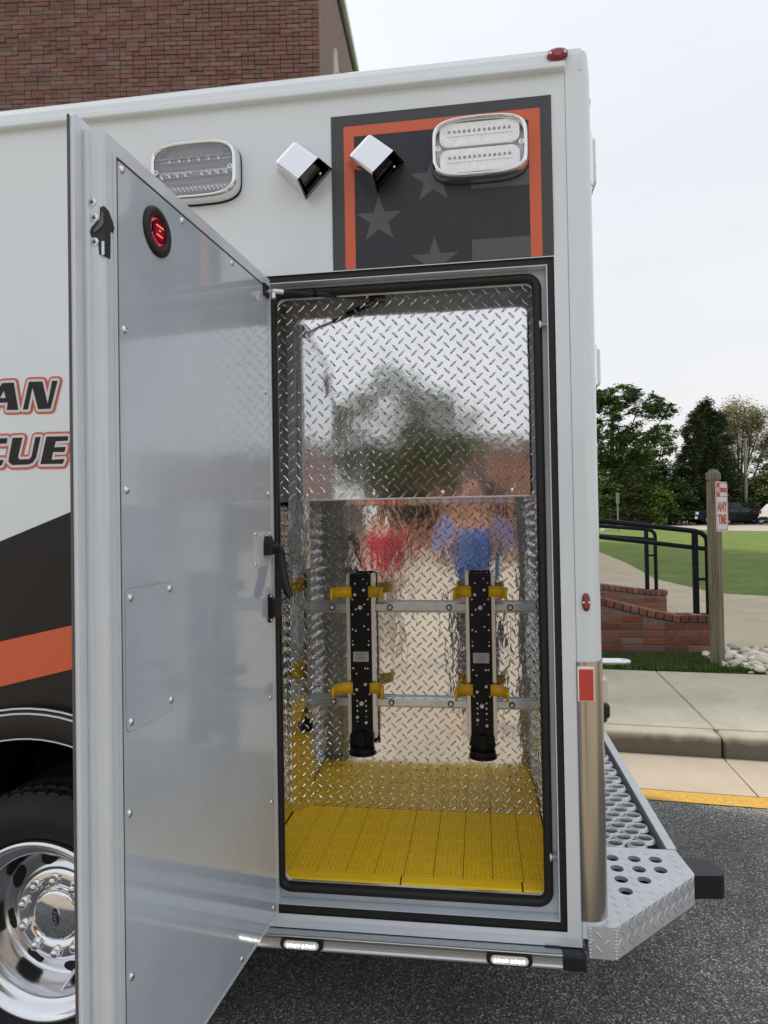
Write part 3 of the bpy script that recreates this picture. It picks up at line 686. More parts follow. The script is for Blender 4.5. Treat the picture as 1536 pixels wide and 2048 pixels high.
# ---- doorway recess, gaskets, seal
rc = MB()
X0, X1, Z0, Z1 = -.582, .2105, .507, 2.271
rc.quad((X0, .001, Z0), (X0, .045, Z0), (X0, .045, Z1), (X0, .001, Z1)); rc.quad((X1, .001, Z0), (X1, .045, Z0), (X1, .045, Z1), (X1, .001, Z1))
rc.quad((X0, .001, Z0), (X1, .001, Z0), (X1, .045, Z0), (X0, .045, Z0)); rc.quad((X0, .001, Z1), (X1, .001, Z1), (X1, .045, Z1), (X0, .045, Z1))
rc.prism([[(X0, Z0), (X1, Z0), (X1, Z1), (X0, Z1)], rrect(-.556, .160, .578, 2.214, .028)], lambda u, v, h: (u, .036+h*.008, v))
part('door_jamb', rc, JAMB, A)
def frame(name, xo0, xo1, zo0, zo1, wl, wr, wb, wt, ya, yb, m, bev=.001, par=A):
    return part(name, MB().prism([[(xo0, zo0), (xo1, zo0), (xo1, zo1), (xo0, zo1)], [(xo0+wl, zo0+wb), (xo1-wr, zo0+wb), (xo1-wr, zo1-wt), (xo0+wl, zo1-wt)]], lambda u, v, h: (u, ya+h*(yb-ya), v)), m, par, bevel=bev)
frame('black_gasket', X0+.001, X1-.001, Z0+.001, Z1-.001, .011, .0172, .023, .018, .0035, .034, RUB)
frame('jamb_lip', X0+.0125, X1-.0187, Z0+.0245, Z1-.0195, .0025, .0025, .0025, .0025, .0015, .034, JAMB, .0006)
sm_ = rrect(-.566, .1665, .5655, 2.2275, .030, 8)
def seal_path():
    m = MB(); P = [(p[0], .030, p[1]) for p in sm_]; R = .0105
    n = len(P)
    prof = [(-.0115, .008), (-.0115, -.006), (-.007, -.0125), (.0, -.014), (.007, -.0125), (.0115, -.006), (.0115, .008)]
    V = []; k = len(prof)
    for i in range(n):
        a = Vector(P[i-1]); b = Vector(P[(i+1) % n]); t = (b-a).normalized(); nr = Vector((t.z, 0, -t.x))
        for q in prof: V.append(Vector(P[i])+nr*q[0]+Vector((0, q[1], 0)))
    F = [(i*k+j, i*k+j+1, ((i+1) % n)*k+j+1, ((i+1) % n)*k+j) for i in range(n) for j in range(k-1)]
    m.add(V, F, True); return m
part('door_seal', seal_path(), RUB, A)
for z in (2.098, .690):   # striker pins on the right jamb
    sp = part('striker_pin', MB().lathe([(.0001, -.022), (.011, -.022), (.011, -.018), (.006, -.016), (.006, .0), (.0001, .0)], 14, axis='x', c=(.1915, .020, z)), STEEL, A)
    part('striker_plate', MB().box(.1890, .1915, .010, .032, z-.018, z+.018), STEEL, sp, bevel=.002)

# ---- compartment interior
def lug_mesh(m, O, U, V, W, H, p=.0372, m0=.008, skip=None, h=.0021, L=.0150, wd=.0034, ph=(0, 0)):
    O = Vector(O); U = Vector(U).normalized(); V = Vector(V).normalized(); N = U.cross(V)
    base = []
    out = [(L, 0), (L*.55, wd*.72), (0, wd), (-L*.55, wd*.72), (-L, 0), (-L*.55, -wd*.72), (0, -wd), (L*.55, -wd*.72)]
    ins = [(L*.5, 0), (0, wd*.33), (-L*.5, 0), (0, -wd*.33)]
    ff = [(0, 1, 8), (1, 2, 9, 8), (2, 3, 10, 9), (3, 4, 10), (4, 5, 10), (5, 6, 11, 10), (6, 7, 8, 11), (7, 0, 8), (8, 9, 10, 11)]
    nu = int(W/p*2)+3; nv = int(H/p*2)+3
    for j in range(nv):
        for i in range(nu):
            if (i+j) % 2: continue
            cu = (i*.5+ph[0])*p; cvv = (j*.5+ph[1])*p
            if cu < m0 or cu > W-m0 or cvv < m0 or cvv > H-m0: continue
            if skip and skip(cu, cvv): continue
            a = rad(43) if j % 2 == 0 else rad(-48)
            ca, sa = cos(a), sin(a); vs = []
            for k, (x, y) in enumerate(out+ins):
                hh = h if k >= 8 else -.0001
                vs.append(O+U*(cu+x*ca-y*sa)+V*(cvv+x*sa+y*ca)+N*hh)
            m.add(vs, ff, False)
    return m
def plate(name, O, U, V, W, H, par, p=.0372, m=None, ph=(0, 0), **kw):
    m = m or DPL; O_ = Vector(O); U_ = Vector(U).normalized(); V_ = Vector(V).normalized(); N = U_.cross(V_)
    pl = part(name, MB().quad(O_, O_+U_*W, O_+U_*W+V_*H, O_+V_*H), m, par, fix=False)
    part('tread_lugs', lug_mesh(MB(), O, U, V, W, H, p, ph=ph, **kw), m, pl, kind='stuff', fix=False)
    return pl
YB = .515
# normals face the viewer (-y): U=+x, V=+z gives N=-y
plate('back_plate', (-.592, YB, .583), (1, 0, 0), (0, 0, 1), .782, 1.064, A, ph=(.25, .3))
plate('corner_plate', (-.652, .456, .583), (.060, .059, 0), (0, 0, 1), .0842, 1.064, A, ph=(.15, .1), m0=.004)
plate('left_plate', (-.652, .045, .583), (0, 1, 0), (0, 0, 1), .411, 1.064, A, ph=(.1, .2))
plate('right_plate', (.190, YB, .583), (0, -1, 0), (0, 0, 1), .470, 1.064, A, ph=(.1, .2))
up = plate('upper_plate', (-.60, .132, 1.6465), (1, 0, 0), (0, 0, 1), .80, .62, A, m=DPU, ph=(.42, .34))
part('shelf_underside', MB().box(-.655, .195, .1335, .52, 1.6465, 1.655), DPL, A)
part('shelf_lip', MB().box(-.600, .200, .1295, .1332, 1.6446, 1.6488), ALU, A, bevel=.0008)
part('compartment_shell', MB().box(-.60, .20, .136, .50, 1.656, 2.26), ALU, A)
part('header_plate', MB().box(-.66, .205, .04, .13, 2.262, 2.268), ALU, A)
part('side_return', MB().box(-.662, -.656, .046, .13, 1.656, 2.26), ALU, A)
part('side_return', MB().box(.2, .206, .046, .13, 1.656, 2.26), ALU, A)
part('floor_plate', MB().box(-.66, .2, .045, .54, .560, .572), ALU, A)
for x, z in ((-.503, 1.661), (-.302, 1.662), (-.10, 1.662), (.098, 1.664)):
    place_bolt('screw', _scr, x, .1315, z, up)

# yellow slatted mat: strips with diamond holes
def mat_strip(w_, d_):
    m = MB(); h = .0105; cols = 6; cw = w_/cols; nr = 36; rh = d_/nr
    bottom = -.0120
    ribs = (0, 9, 18, 27, 35)
    for j in range(nr):
        for i in range(cols):
            x0, y0 = i*cw, j*rh; cx, cy = x0+cw/2, y0+rh/2
            if j in ribs:
                m.quad((x0, y0, 0), (x0+cw, y0, 0), (x0+cw, y0+rh, 0), (x0, y0+rh, 0)); continue
            a, b = cw*.36, rh*.36
            o = [(x0, y0), (cx, y0), (x0+cw, y0), (x0+cw, cy), (x0+cw, y0+rh), (cx, y0+rh), (x0, y0+rh), (x0, cy)]
            off = cw*.14 if j % 2 else -cw*.14
            q = [(cx+off, cy-b), (cx+off+a, cy), (cx+off, cy+b), (cx+off-a, cy)]
            vs = [(p[0], p[1], 0) for p in o]+[(p[0], p[1], 0) for p in q]+[(p[0], p[1], bottom) for p in q]
            m.add(vs, [(0, 1, 8), (1, 2, 9, 8), (2, 3, 9), (3, 4, 9), (4, 5, 10, 9), (5, 6, 10), (6, 7, 11), (7, 0, 8, 11), (6, 11, 10), (8, 9, 13, 12), (9, 10, 14, 13), (10, 11, 15, 14), (11, 8, 12, 15), ])
    m.quad((0, 0, 0), (0, 0, -.01), (0, d_, -.01), (0, d_, 0)); m.quad((w_, 0, 0), (w_, 0, -.01), (w_, d_, -.01), (w_, d_, 0)); m.quad((0, d_, 0), (w_, d_, 0), (w_, d_, -.01), (0, d_, -.01))
    return m
part('mat_hole_shade', MB().box(-.66, .195, .05, .54, .5722, .5732), mat('hole_shade_brown', (.10, .065, .012), .7), A)  # added brown sheet, stands in for the shade inside the mat holes
fl = thing('floor_mat', 'yellow perforated plastic mat tiles covering the compartment floor', 'floor mat', (-.2, .3, .585))
SWD = .0809; pitch = .0830
ms = mat_strip(SWD, .428).mesh('mat_strip', YEL, False)
for k in range(-1, 10):
    x = -.558+(k)*pitch-.0005+.0005
    wk = 1.0
    if x+SWD > .19: wk = (.189-x)/SWD
    if wk <= .1: continue
    if k == -1:
        wk = (x+SWD+.648)/SWD; Mx = T3(-.648, .085, .5850) @ Matrix.Diagonal((max(.05, wk), 1, 1, 1))
    else: Mx = T3(x, .085, .5850) @ Matrix.Diagonal((wk, 1, 1, 1))
    part('mat_strip', ms, None, fl, Mx)
xe = [-.648, -.232, .0970+.003, .190]
for a, b in zip(xe, xe[1:]):
    em = MB(); pr = [(.0455, .5765), (.0455, .578), (.052, .5825), (.085, .5850), (.085, .5765)]
    em.extrude(pr, a+.0022, b-.0022); part('edge_strip', em, YEL, fl, bevel=.0008)
slm = MB()
for k in range(0, 10):
    pass
part('threshold_strip', MB().box(-.555, .158, .036, .0448, .5755, .5800), ALU, A, bevel=.001)

# tracks
tp = lambda z, s=1.: [(.5145, z+.0215), (.509, z+.0215), (.509, z+.0165), (.4905, z+.0135), (.4880, z+.0115), (.4880, z-.0115), (.4905, z-.0135), (.509, z-.0165), (.509, z-.0215), (.5145, z-.0215)]
for z in (1.2855, .9590):
    tk = part('mounting_track', MB().extrude(tp(z), -.590, .1815), ZINC, A, bevel=.0008, seg=1)
    for x in (-.509, -.307, -.104, .100):
        hb = part('bolt', MB().lathe([(.0105, 0), (.0105, -.0012), (.0095, -.002), (.0001, -.002)], 16, c=(x, .4878, z)), BRK, tk)
        part('bolt_head', MB().lathe([(.0068, 0), (.0066, -.003), (.005, -.0038), (.0035, -.0038), (.0033, -.001), (.0001, -.001)], 12, c=(x, .4858, z)), STEEL, tk)

# air bottle brackets
def arm_mesh(sgn, flip=1.):
    path = [(.028, -.0), (.046, -.002), (.062, -.010), (.076, -.026), (.083, -.046), (.084, -.058)]
    tipp = [(.080, -.066), (.079, -.074), (.084, -.082)]
    pts = path+tipp; t_ = .0024; m = MB()
    H0, H1 = -.0185, .0185
    L, Rr = [], []
    for i, p in enumerate(pts):
        a = Vector(pts[max(0, i-1)]); b = Vector(pts[min(len(pts)-1, i+1)]); d = (b-a).normalized(); nn = Vector((-d.y, d.x))*t_
        L.append((sgn*(p[0]+nn.x), p[1]+nn.y)); Rr.append((sgn*(p[0]-nn.x), p[1]-nn.y))
    n = len(pts); v = []
    for i in range(n):
        s = 1.0 if i < n-3 else (.97, 1.0, .98)[i-(n-3)]
        v += [(L[i][0], L[i][1], H0*s), (Rr[i][0], Rr[i][1], H0*s), (Rr[i][0], Rr[i][1], H1*s), (L[i][0], L[i][1], H1*s)]
    f = []
    for i in range(n-1):
        for k in range(4): f.append((i*4+k, i*4+(k+1) % 4, (i+1)*4+(k+1) % 4, (i+1)*4+k))
    f += [(0, 1, 2, 3), ((n-1)*4+3, (n-1)*4+2, (n-1)*4+1, (n-1)*4)]
    return m.add(v, f, True)
_armL = arm_mesh(-1).mesh('clip_arm', YCL); _armR = arm_mesh(1).mesh('clip_arm', YCL)
LBL = mat('label_plate', (.42, .42, .41), .45); LBT = mat('label_print', (.12, .12, .12), .6)
_plate = MB().prism([rrect(-.0355, .0355, .850, 1.405, .002, 1)], lambda u, v, h: (u, -.012+h*.012, v)).mesh('bracket_plate', BRK)
_railm = MB().box(-.0065, .0065, -.004, .030, .846, 1.404).mesh('side_rail', ALU)
_cover = MB().box(-.0345, .0345, -.0165, -.012, -.030, .030).mesh('cover_plate', BRK)
def foot_mesh():
    m = MB(); n = 12
    # curved cup: half disc shelf plus side cheeks
    hd = [(.046*cos(pi+pi*k/n), -.012+.040*sin(pi+pi*k/n)) for k in range(n+1)]
    m.prism([hd+[(.046, .004), (-.046, .004)]], lambda u, v, h: (u, v-.0, .7955+h*.007))
    m.prism([[(p[0]*.93, p[1]*.9) for p in hd]+[(.030, -.012), (-.030, -.012)]], lambda u, v, h: (u, v, .8025+h*.018))
    m.box(-.036, .036, -.016, .0, .800, .870); m.box(-.040, -.034, -.026, 0, .803, .862); m.box(.034, .040, -.026, 0, .803, .862)
    m.box(-.034, -.016, -.020, -.012, .858, .866); m.box(.016, .034, -.020, -.012, .858, .866)
    return m
_foot = foot_mesh().mesh('bottle_foot', BRK)
_hook = MB().prism([arc(0, .860, .0125, 0, pi, 8)+[(-.0125, .815), (.0125, .815)]], lambda u, v, h: (u, -.030+h*.016, v)).mesh('release_lever', BRK)
BL = [(-.026, 1.356-.001, 0), (.012, 1.385, 0), (-.016, 1.371, 0), (.0255, 1.371, -1), (.014, 1.349, 1), (-.017, 1.333, 1), (-.027, 1.317, 0), (.027, 1.317, 0), (.014, 1.300, 0), (0, 1.2895, 2), (-.015, 1.283, 0), (-.027, 1.266, 0), (.027, 1.266, 0), (.013, 1.226, 0), (-.027, 1.215, 0), (.027, 1.215, 0), (-.016, 1.210, 0), (-.028, 1.176, -1), (.028, 1.176, -1), (-.027, 1.163, 0), (.027, 1.163, 0), (-.027, 1.083, 0), (.014, 1.083, 0), (.023, 1.083, 0), (-.016, 1.065, 0), (.015, 1.030, 1), (-.015, 1.012, 1), (-.026, .996, 0), (.027, .996, 0), (-.015, .973, 0), (.015, .973, 0), (-.015, .956, 0), (.015, .956, 0), (0, .964, 2), (-.015, .939, 0), (.015, .939, 0), (-.015, .918, 1), (.015, .920, -1), (-.015, .903, -1), (.015, .900, 1)]
def bracket(x, lab, dz):
    b = thing('bottle_bracket', lab, 'bracket', (x, .455, .80), 'air bottle brackets in the compartment')
    Mx = T3(x, .462, dz)
    part('bracket_plate', _plate, None, b, Mx)
    for s in (-.0425, .0425): part('side_rail', _railm, None, b, Mx @ T3(s, 0, 0), bevel=.001)
    for z in (1.355, 1.030): 
        part('cover_plate', _cover, None, b, Mx @ T3(0, 0, z), bevel=.001)
        part('clip_arm', _armL, None, b, Mx @ T3(0, -.014, z-.012)); part('clip_arm', _armR, None, b, Mx @ T3(0, -.014, z-.012))
    for (u, z, s) in BL[1:]:
        yy_ = -.0165 if (abs(z-1.355) < .03 or abs(z-1.03) < .03) else -.012
        if s == 2: place_bolt('bolt', _boltb, u, yy_, z, b, Mx, 1.0)
        else: place_bolt('bolt', _boltb if s == 1 else _bolt, u, yy_, z, b, Mx, {-1: .5, 0: .78, 1: .70}[s])
    lp = part('label_plate', MB().box(-.0265, .0265, -.0135, -.012, 1.106, 1.140), LBL, b, Mx, bevel=.0005, seg=1)
    for k in range(6): part('print_line', MB().box(-.020+(.004 if k % 2 else 0), .020-(.005 if k % 3 else .0), -.0139, -.0135, 1.1335-k*.0045, 1.1348-k*.0045), LBT, lp, Mx)
    part('bottle_foot', _foot, None, b, Mx, bevel=.0015)
    part('release_lever', _hook, None, b, Mx, bevel=.002)
bracket(-.404, 'black bottle bracket with yellow clips, the one nearer the open door', .0)
bracket(.0005, 'black bottle bracket with yellow clips, the one nearer the rear corner', .0)

# ---- open door
a_ = rad(94.6); dv = Vector((cos(a_), -sin(a_), 0)); nv = Vector((sin(a_), cos(a_), 0)); DO = Vector((-.6022, .0048, 0))
DM = Matrix(((dv.x, nv.x, 0, DO.x), (dv.y, nv.y, 0, DO.y), (0, 0, 1, 0), (0, 0, 0, 1)))
D = part('compartment_door', MB().prism([rrect(.010, .785, .507, 2.268, .004, 2)], lambda u, v, h: (u, h*.013, v)), DOORF, A, DM, bevel=.0015, label='open compartment door with a glossy grey inner panel')
part('edge_gasket', MB().box(.7850, .7872, .0008, .0048, .507, 2.266), mat('edge_seal', (.085, .072, .075), .6), D, DM)
# pan: profile in plan, extruded in z, soft channel on the free end
pan = MB(); prof = [(.030, .013), (.765, .013), (.7655, .020), (.7625, .0245), (.7625, .042), (.7600, .0475), (.7545, .0500), (.030, .0500)]
pan.prism([prof], lambda u, v, h: (u, v, .527+h*(2.249-.527)))
part('door_pan', pan, DOORF, D, DM, bevel=.0012)
part('pan_lip', MB().prism([rrect(.048, .7365, .5345, 2.2285, .004, 2), rrect(.052, .7275, .5400, 2.2205, .003, 2)], lambda u, v, h: (u, .0500+h*.0022, v)), DOORF, D, DM, bevel=.0008)
ip = part('inner_panel', MB().prism([rrect(.0525, .7225, .5410, 2.2160, .004, 2)], lambda u, v, h: (u, .0501+h*.0013, v)), DOORP, D, DM)
part('panel_gap_shade', MB().prism([rrect(.0522, .7272, .5403, 2.2202, .003, 2)], lambda u, v, h: (u, .0500+h*.0002, v)), BLK, D, DM)  # black sheet drawn as the shadow line around the inner panel
ap = part('access_panel', MB().prism([rrect(.560, .7155, 1.222, 1.470, .012, 5)], lambda u, v, h: (u, .0515+h*.0011, v)), DOORP, D, DM, bevel=.0004, seg=1)
part('access_gap', MB().prism([rrect(.5590, .7165, 1.221, 1.471, .012, 5)], lambda u, v, h: (u, .0514+h*.0003, v)), mat('gap_grey', (.26, .28, .30), .6), D, DM)
RX = Matrix.Rotation(pi, 4, 'Z')
def dscrew(u, z, v=.0514, s=1.15): place_bolt('screw', _scr, 0, 0, 0, D, DM @ T3(u, v, z) @ RX, s)
for u, z in ((.711, 2.205), (.708, 1.924), (.707, 1.643), (.708, 1.082), (.708, .802), (.504, 2.205), (.271, 2.205), (.072, 1.933), (.068, 1.660), (.071, 1.118), (.073, .842), (.071, .563), (.268, .553), (.50, .553)): dscrew(u, z)
for u, z in ((.701, 1.454), (.571, 1.457), (.702, 1.238), (.570, 1.242)): dscrew(u, z, .0524)
# red courtesy light with rubber grommet
CLm = Matrix.Translation((.601, .0514, 2.141))
lg = part('door_light', MB().lathe([(.047, 0), (.0465, .004), (.043, .0065), (.031, .0072), (.0275, .003), (.0275, -.004)], 32), RUB, D, DM @ CLm @ RX @ Matrix.Diagonal((1, -1, 1, 1)))
LRED = mat('lit_red_lens', (.45, .004, .02), .15, emis=(1, .03, .12), es=.26, coat=1.)
LHOT = mat('red_led_line', (.9, .2, .12), .3, emis=(1, .20, .12), es=1.1)
part('light_lens', MB().lathe([(.0275, .0), (.0262, .004), (.016, .0062), (.0001, .007)], 28), LRED, D, DM @ CLm)
rb = MB()
for k in range(-5, 6): rb.box(k*.0048-.0005, k*.0048+.0005, .004, .0078, -.022*(1-(k/6.6)**2), .022*(1-(k/6.6)**2))
part('lens_rib', rb, mat('dark_red_rib', (.10, .002, .01), .3), D, DM @ CLm)
for zz, u0, u1 in ((.009, -.012, .012), (.001, -.002, .003), (-.009, -.008, .012)): part('led_line', MB().box(u0, u1, .0062, .0084, zz-.0007, zz+.0007), LHOT, D, DM @ CLm)
# pull handle
hp = part('handle_plate', MB().prism([rrect(.0545, .166, 1.468, 1.560, .006)], lambda u, v, h: (u, .0514+h*.0014, v)), DOORF, D, DM, bevel=.0005)
for u, z in ((.158, 1.553), (.158, 1.476), (.062, 1.553), (.062, 1.476)): dscrew(u, z, .0528, .8)
hd = MB(); hd.prism([[(.108, 1.497), (.108, 1.528), (.102, 1.546), (.092, 1.548), (.083, 1.536), (.055, 1.528), (.045, 1.515), (.045, 1.500)]], lambda u, v, h: (u, .0528+h*.018, v))
part('pull_handle', hd, BLK, D, DM, bevel=.003)
part('handle_grip', MB().tube([(.085, .060, 1.515), (.060, .066, 1.516), (.046, .074, 1.500), (.044, .078, 1.470), (.045, .082, 1.440), (.044, .088, 1.412), (.043, .096, 1.390), (.044, .1015, 1.380)], [.012, .014, .014, .013, .0125, .012, .0115, .007], 12), BLK, D, DM)
hm = MB(); hm.prism([rrect(.058, .082, 1.316, 1.392, .011)], lambda u, v, h: (u, .0514+h*.005, v)); hm.box(.030, .074, .052, .072, 1.330, 1.380)
part('lower_handle_mount', hm, BLK, D, DM, bevel=.003)
dscrew(.068, 1.386, .056, .8); dscrew(.068, 1.323, .056, .8)
# latch on the free edge; raised black shapes stand in for its shaded recess
lt = MB(); lt.prism([[(.0515, 2.034), (.0515, 2.116), (.0445, 2.116), (.0435, 2.096), (.036, 2.091), (.0275, 2.084), (.0245, 2.076), (.0275, 2.067), (.036, 2.064), (.040, 2.058), (.042, 2.036)]], lambda u, v, h: (.7600+h*.0030, u, v))
lt.prism([[(.7635, 2.034), (.7635, 2.117), (.750, 2.114), (.741, 2.102), (.735, 2.090), (.739, 2.082), (.746, 2.085), (.7475, 2.034)]], lambda u, v, h: (u, .0500+h*.0026, v))
part('latch_recess_shade', lt, BLK, D, DM)
cl = MB(); cl.prism([[(.052, 2.104), (.049, 2.108), (.0475, 2.096), (.041, 2.085), (.033, 2.079), (.034, 2.073), (.044, 2.078), (.052, 2.086)]], lambda u, v, h: (.7625+h*.0022, u, v))
part('latch_claw', cl, mat('latch_steel', (.12, .12, .12), .35, 1.), D, DM, bevel=.0008)
part('latch_tab', MB().box(.758, .7645, .047, .0525, 2.034, 2.058), ZINC, D, DM, bevel=.001)
for v, z in ((.0295, 2.126), (.0335, 2.099), (.0335, 2.058)):
    sM = DM @ T3(.7626, v, z) @ Matrix.Rotation(-pi/2, 4, 'Z') @ Matrix.Rotation(pi, 4, 'Z')
    s_ = part('latch_screw', MB().lathe([(.0078, 0), (.0078, -.0008), (.0072, -.0012), (.0001, -.0014)], 18), mat('screw_zinc', (.75, .74, .70), .35, 1.), D, sM)
    part('cross_recess', MB().box(-.0042, .0042, -.0020, -.0014, -.0009, .0009).box(-.0009, .0009, -.0021, -.0014, -.0042, .0042), BLK, D, sM @ Matrix.Rotation(rad(20), 4, 'Y'))
# gas strut
g0 = DM @ Vector((.062, .075, 2.205)); g1 = Vector((-.298, .105, 2.230))
gsx = part('gas_strut', MB().tube([g0.lerp(g1, .42), g1.lerp(g0, .06)], .0092, 14), BLK, A)
part('strut_rod', MB().tube([g0.lerp(g1, .05), g0.lerp(g1, .43)], .0042, 10), BLK, gsx)
part('strut_collar', MB().tube([g0.lerp(g1, .40), g0.lerp(g1, .425)], .0105, 12), BRK, gsx)
part('ball_socket', MB().tube([g0.lerp(g1, -.02), g0.lerp(g1, .085)], .0065, 10), STEEL, gsx)
part('ball_socket', MB().tube([g1.lerp(g0, .07), g1.lerp(g0, -.02)], .0065, 10), STEEL, gsx)
bs2 = MB(); bs2.tube([DM @ Vector((.062, .052, 2.205)), DM @ Vector((.062, .080, 2.205))], .005, 10); bs2.tube([DM @ Vector((.062, .072, 2.208)), DM @ Vector((.062, .072, 2.186))], [.006, .0075], 12)
part('ball_stud', bs2, STEEL, gsx)
part('stud_bracket', MB().box(.05, .085, .0515, .057, 2.190, 2.224), BLK, D, DM, bevel=.002)
part('strut_bracket', MB().box(-.325, -.262, .095, .128, 2.222, 2.250).box(-.30, -.285, .10, .13, 2.215, 2.245), BLK, A, bevel=.002)
part('ball_stud', MB().tube([(-.298, .128, 2.234), (-.298, .098, 2.232)], .0055, 10), STEEL, A)

# ---- warning lights: chrome bezel, lens, diodes
def sup(cx, cz, a, b, n=48, e=4.2, bulge=.0):
    o = []
    for k in range(n):
        t = 2*pi*k/n; c, s = cos(t), sin(t)
        o.append((cx+a*math.copysign(abs(c)**(2/e), c), cz+b*math.copysign(abs(s)**(2/e), s)*(1+bulge*(1-abs(c)))))
    return o
def warn_light(cx, cz, lab, style):
    rings = [(1.0, 1.0, 0), (1.0, 1.0, -.020), (.985, .975, -.033), (.955, .935, -.0425), (.920, .885, -.0440), (.890, .835, -.0370), (.885, .83, -.010)]
    a, b = .1275, .0735; m = MB(); V = []; n = 56
    for (sa, sb, y) in rings:
        for p in sup(0, 0, a*sa, b*sb, n, 5.2, .14): V.append((cx+p[0], y, cz+p[1]))
    m.add(V, [(i*n+k, i*n+(k+1) % n, (i+1)*n+(k+1) % n, (i+1)*n+k) for i in range(len(rings)-1) for k in range(n)], True)
    L = part('warning_light', m, CHR, A, label=lab)
    part('light_gasket', MB().prism([sup(cx, cz-.001, a*1.012, b*1.02, n, 5.2, .14)], lambda u, v, h: (u, -.004+h*.0035, v)), RUB, L)
    refl = mat('lamp_reflector_'+style, (.60, .60, .65) if style == 'clear' else (.95, .95, .98), .4, 0.)
    part('reflector', MB().prism([sup(cx, cz, a*.89, b*.84, n, 5.2, .14)], lambda u, v, h: (u, -.014+h*.004, v)), refl, L)
    LED = mat('led_chip', (.75, .73, .62), .2, .3, coat=1.)
    if style == 'clear':   # three rows of diodes behind smooth bands
        for z, num, sp, r in ((.043, 6, .029, .0052), (.0, 8, .024, .0060), (-.044, 14, .0125, .0035)):
            for k in range(num):
                x = (k-(num-1)/2)*sp+((.012 if k >= num/2 else -.012) if num == 8 else 0)
                part('diode', MB().lathe([(r, 0), (r, -.004), (r*.7, -.0075), (.0001, -.009)], 10, c=(cx+x, -.0142, cz+z)), LED, L)
                part('diode_cup', MB().lathe([(r*2.0, -.0005), (r*1.15, 0)], 12, c=(cx+x, -.0145, cz+z)), CHR, L)
        bands = ((.054, .026), (.016, -.016), (-.026, -.060))
        for z1_, z0_ in bands:
            pr = [(-.020, cz+z1_), (-.026, cz+z1_-.003), (-.0285, cz+(z0_+z1_)/2+.004), (-.026, cz+z0_+.003), (-.020, cz+z0_)]
            mm = MB(); n2 = len(pr); v = [(cx-.105, p[0], p[1]) for p in pr]+[(cx+.105, p[0], p[1]) for p in pr]
            mm.add(v, [(i, i+1, n2+i+1, n2+i) for i in range(n2-1)]); part('lens_band', mm, LENS, L)
            for z in (z1_-.0145, z1_-.018, z0_+.010): part('lens_line', MB().box(cx-.107, cx+.107, -.0292, -.0278, cz+z-.0006, cz+z+.0006), LENSW, L)
    else:                  # two lobes with a vertical rib grid
        for zc in (.035, -.034):
            lob = rrect(cx-.104, cx+.104, cz+zc-.031, cz+zc+.031, .022, 6)
            part('lens_lobe', MB().prism([lob], lambda u, v, h: (u, -.033+h*.010, v)), FROST, L, bevel=.006, seg=3)
            for k in range(17):
                x = cx-.088+k*.011
                part('lens_rib', MB().box(x-.0011, x+.0011, -.0345, -.0331, cz+zc-.028, cz+zc+.028), LENSW, L)
            part('lens_band', MB().box(cx-.085, cx+.085, -.0352, -.0344, cz+zc-.004, cz+zc-.001), LENSW, L)
            for k in range(13):
                x = cx-.078+k*.013
                part('diode', MB().lathe([(.0035, 0), (.003, -.004), (.0001, -.0055)], 8, c=(x, -.0331, cz+zc+.008)), mat('diode_dark', (.42, .42, .48), .2, .5), L)
    if style == 'clear': part('lens', MB().prism([sup(cx, cz, a*.887, b*.832, n, 5.2, .14)], lambda u, v, h: (u, -.0395+h*.0015, v)), LENS, L)
    for s in (-1, 1):
        part('lens_screw', MB().lathe([(.0075, .002), (.0075, -.001), (.005, -.002), (.0045, .0015), (.0001, .002)], 14, c=(cx+s*.1085, -.0405, cz-.002)), CHR, L)
LENSW = mat('lens_highlight', (.97, .97, 1.0), .25, coat=.5)
FROST = mat('frosted_lens', (.88, .91, .99), .18, 0., coat=1., var=.10, vs=60, bump=.4, bs=120, bd=.001)
warn_light(-.769, 2.570, 'clear lens warning light with rows of diodes, half hidden by the open door', 'clear')
warn_light(.021, 2.563, 'frosted ribbed warning light overlapping the flag graphic', 'frost')

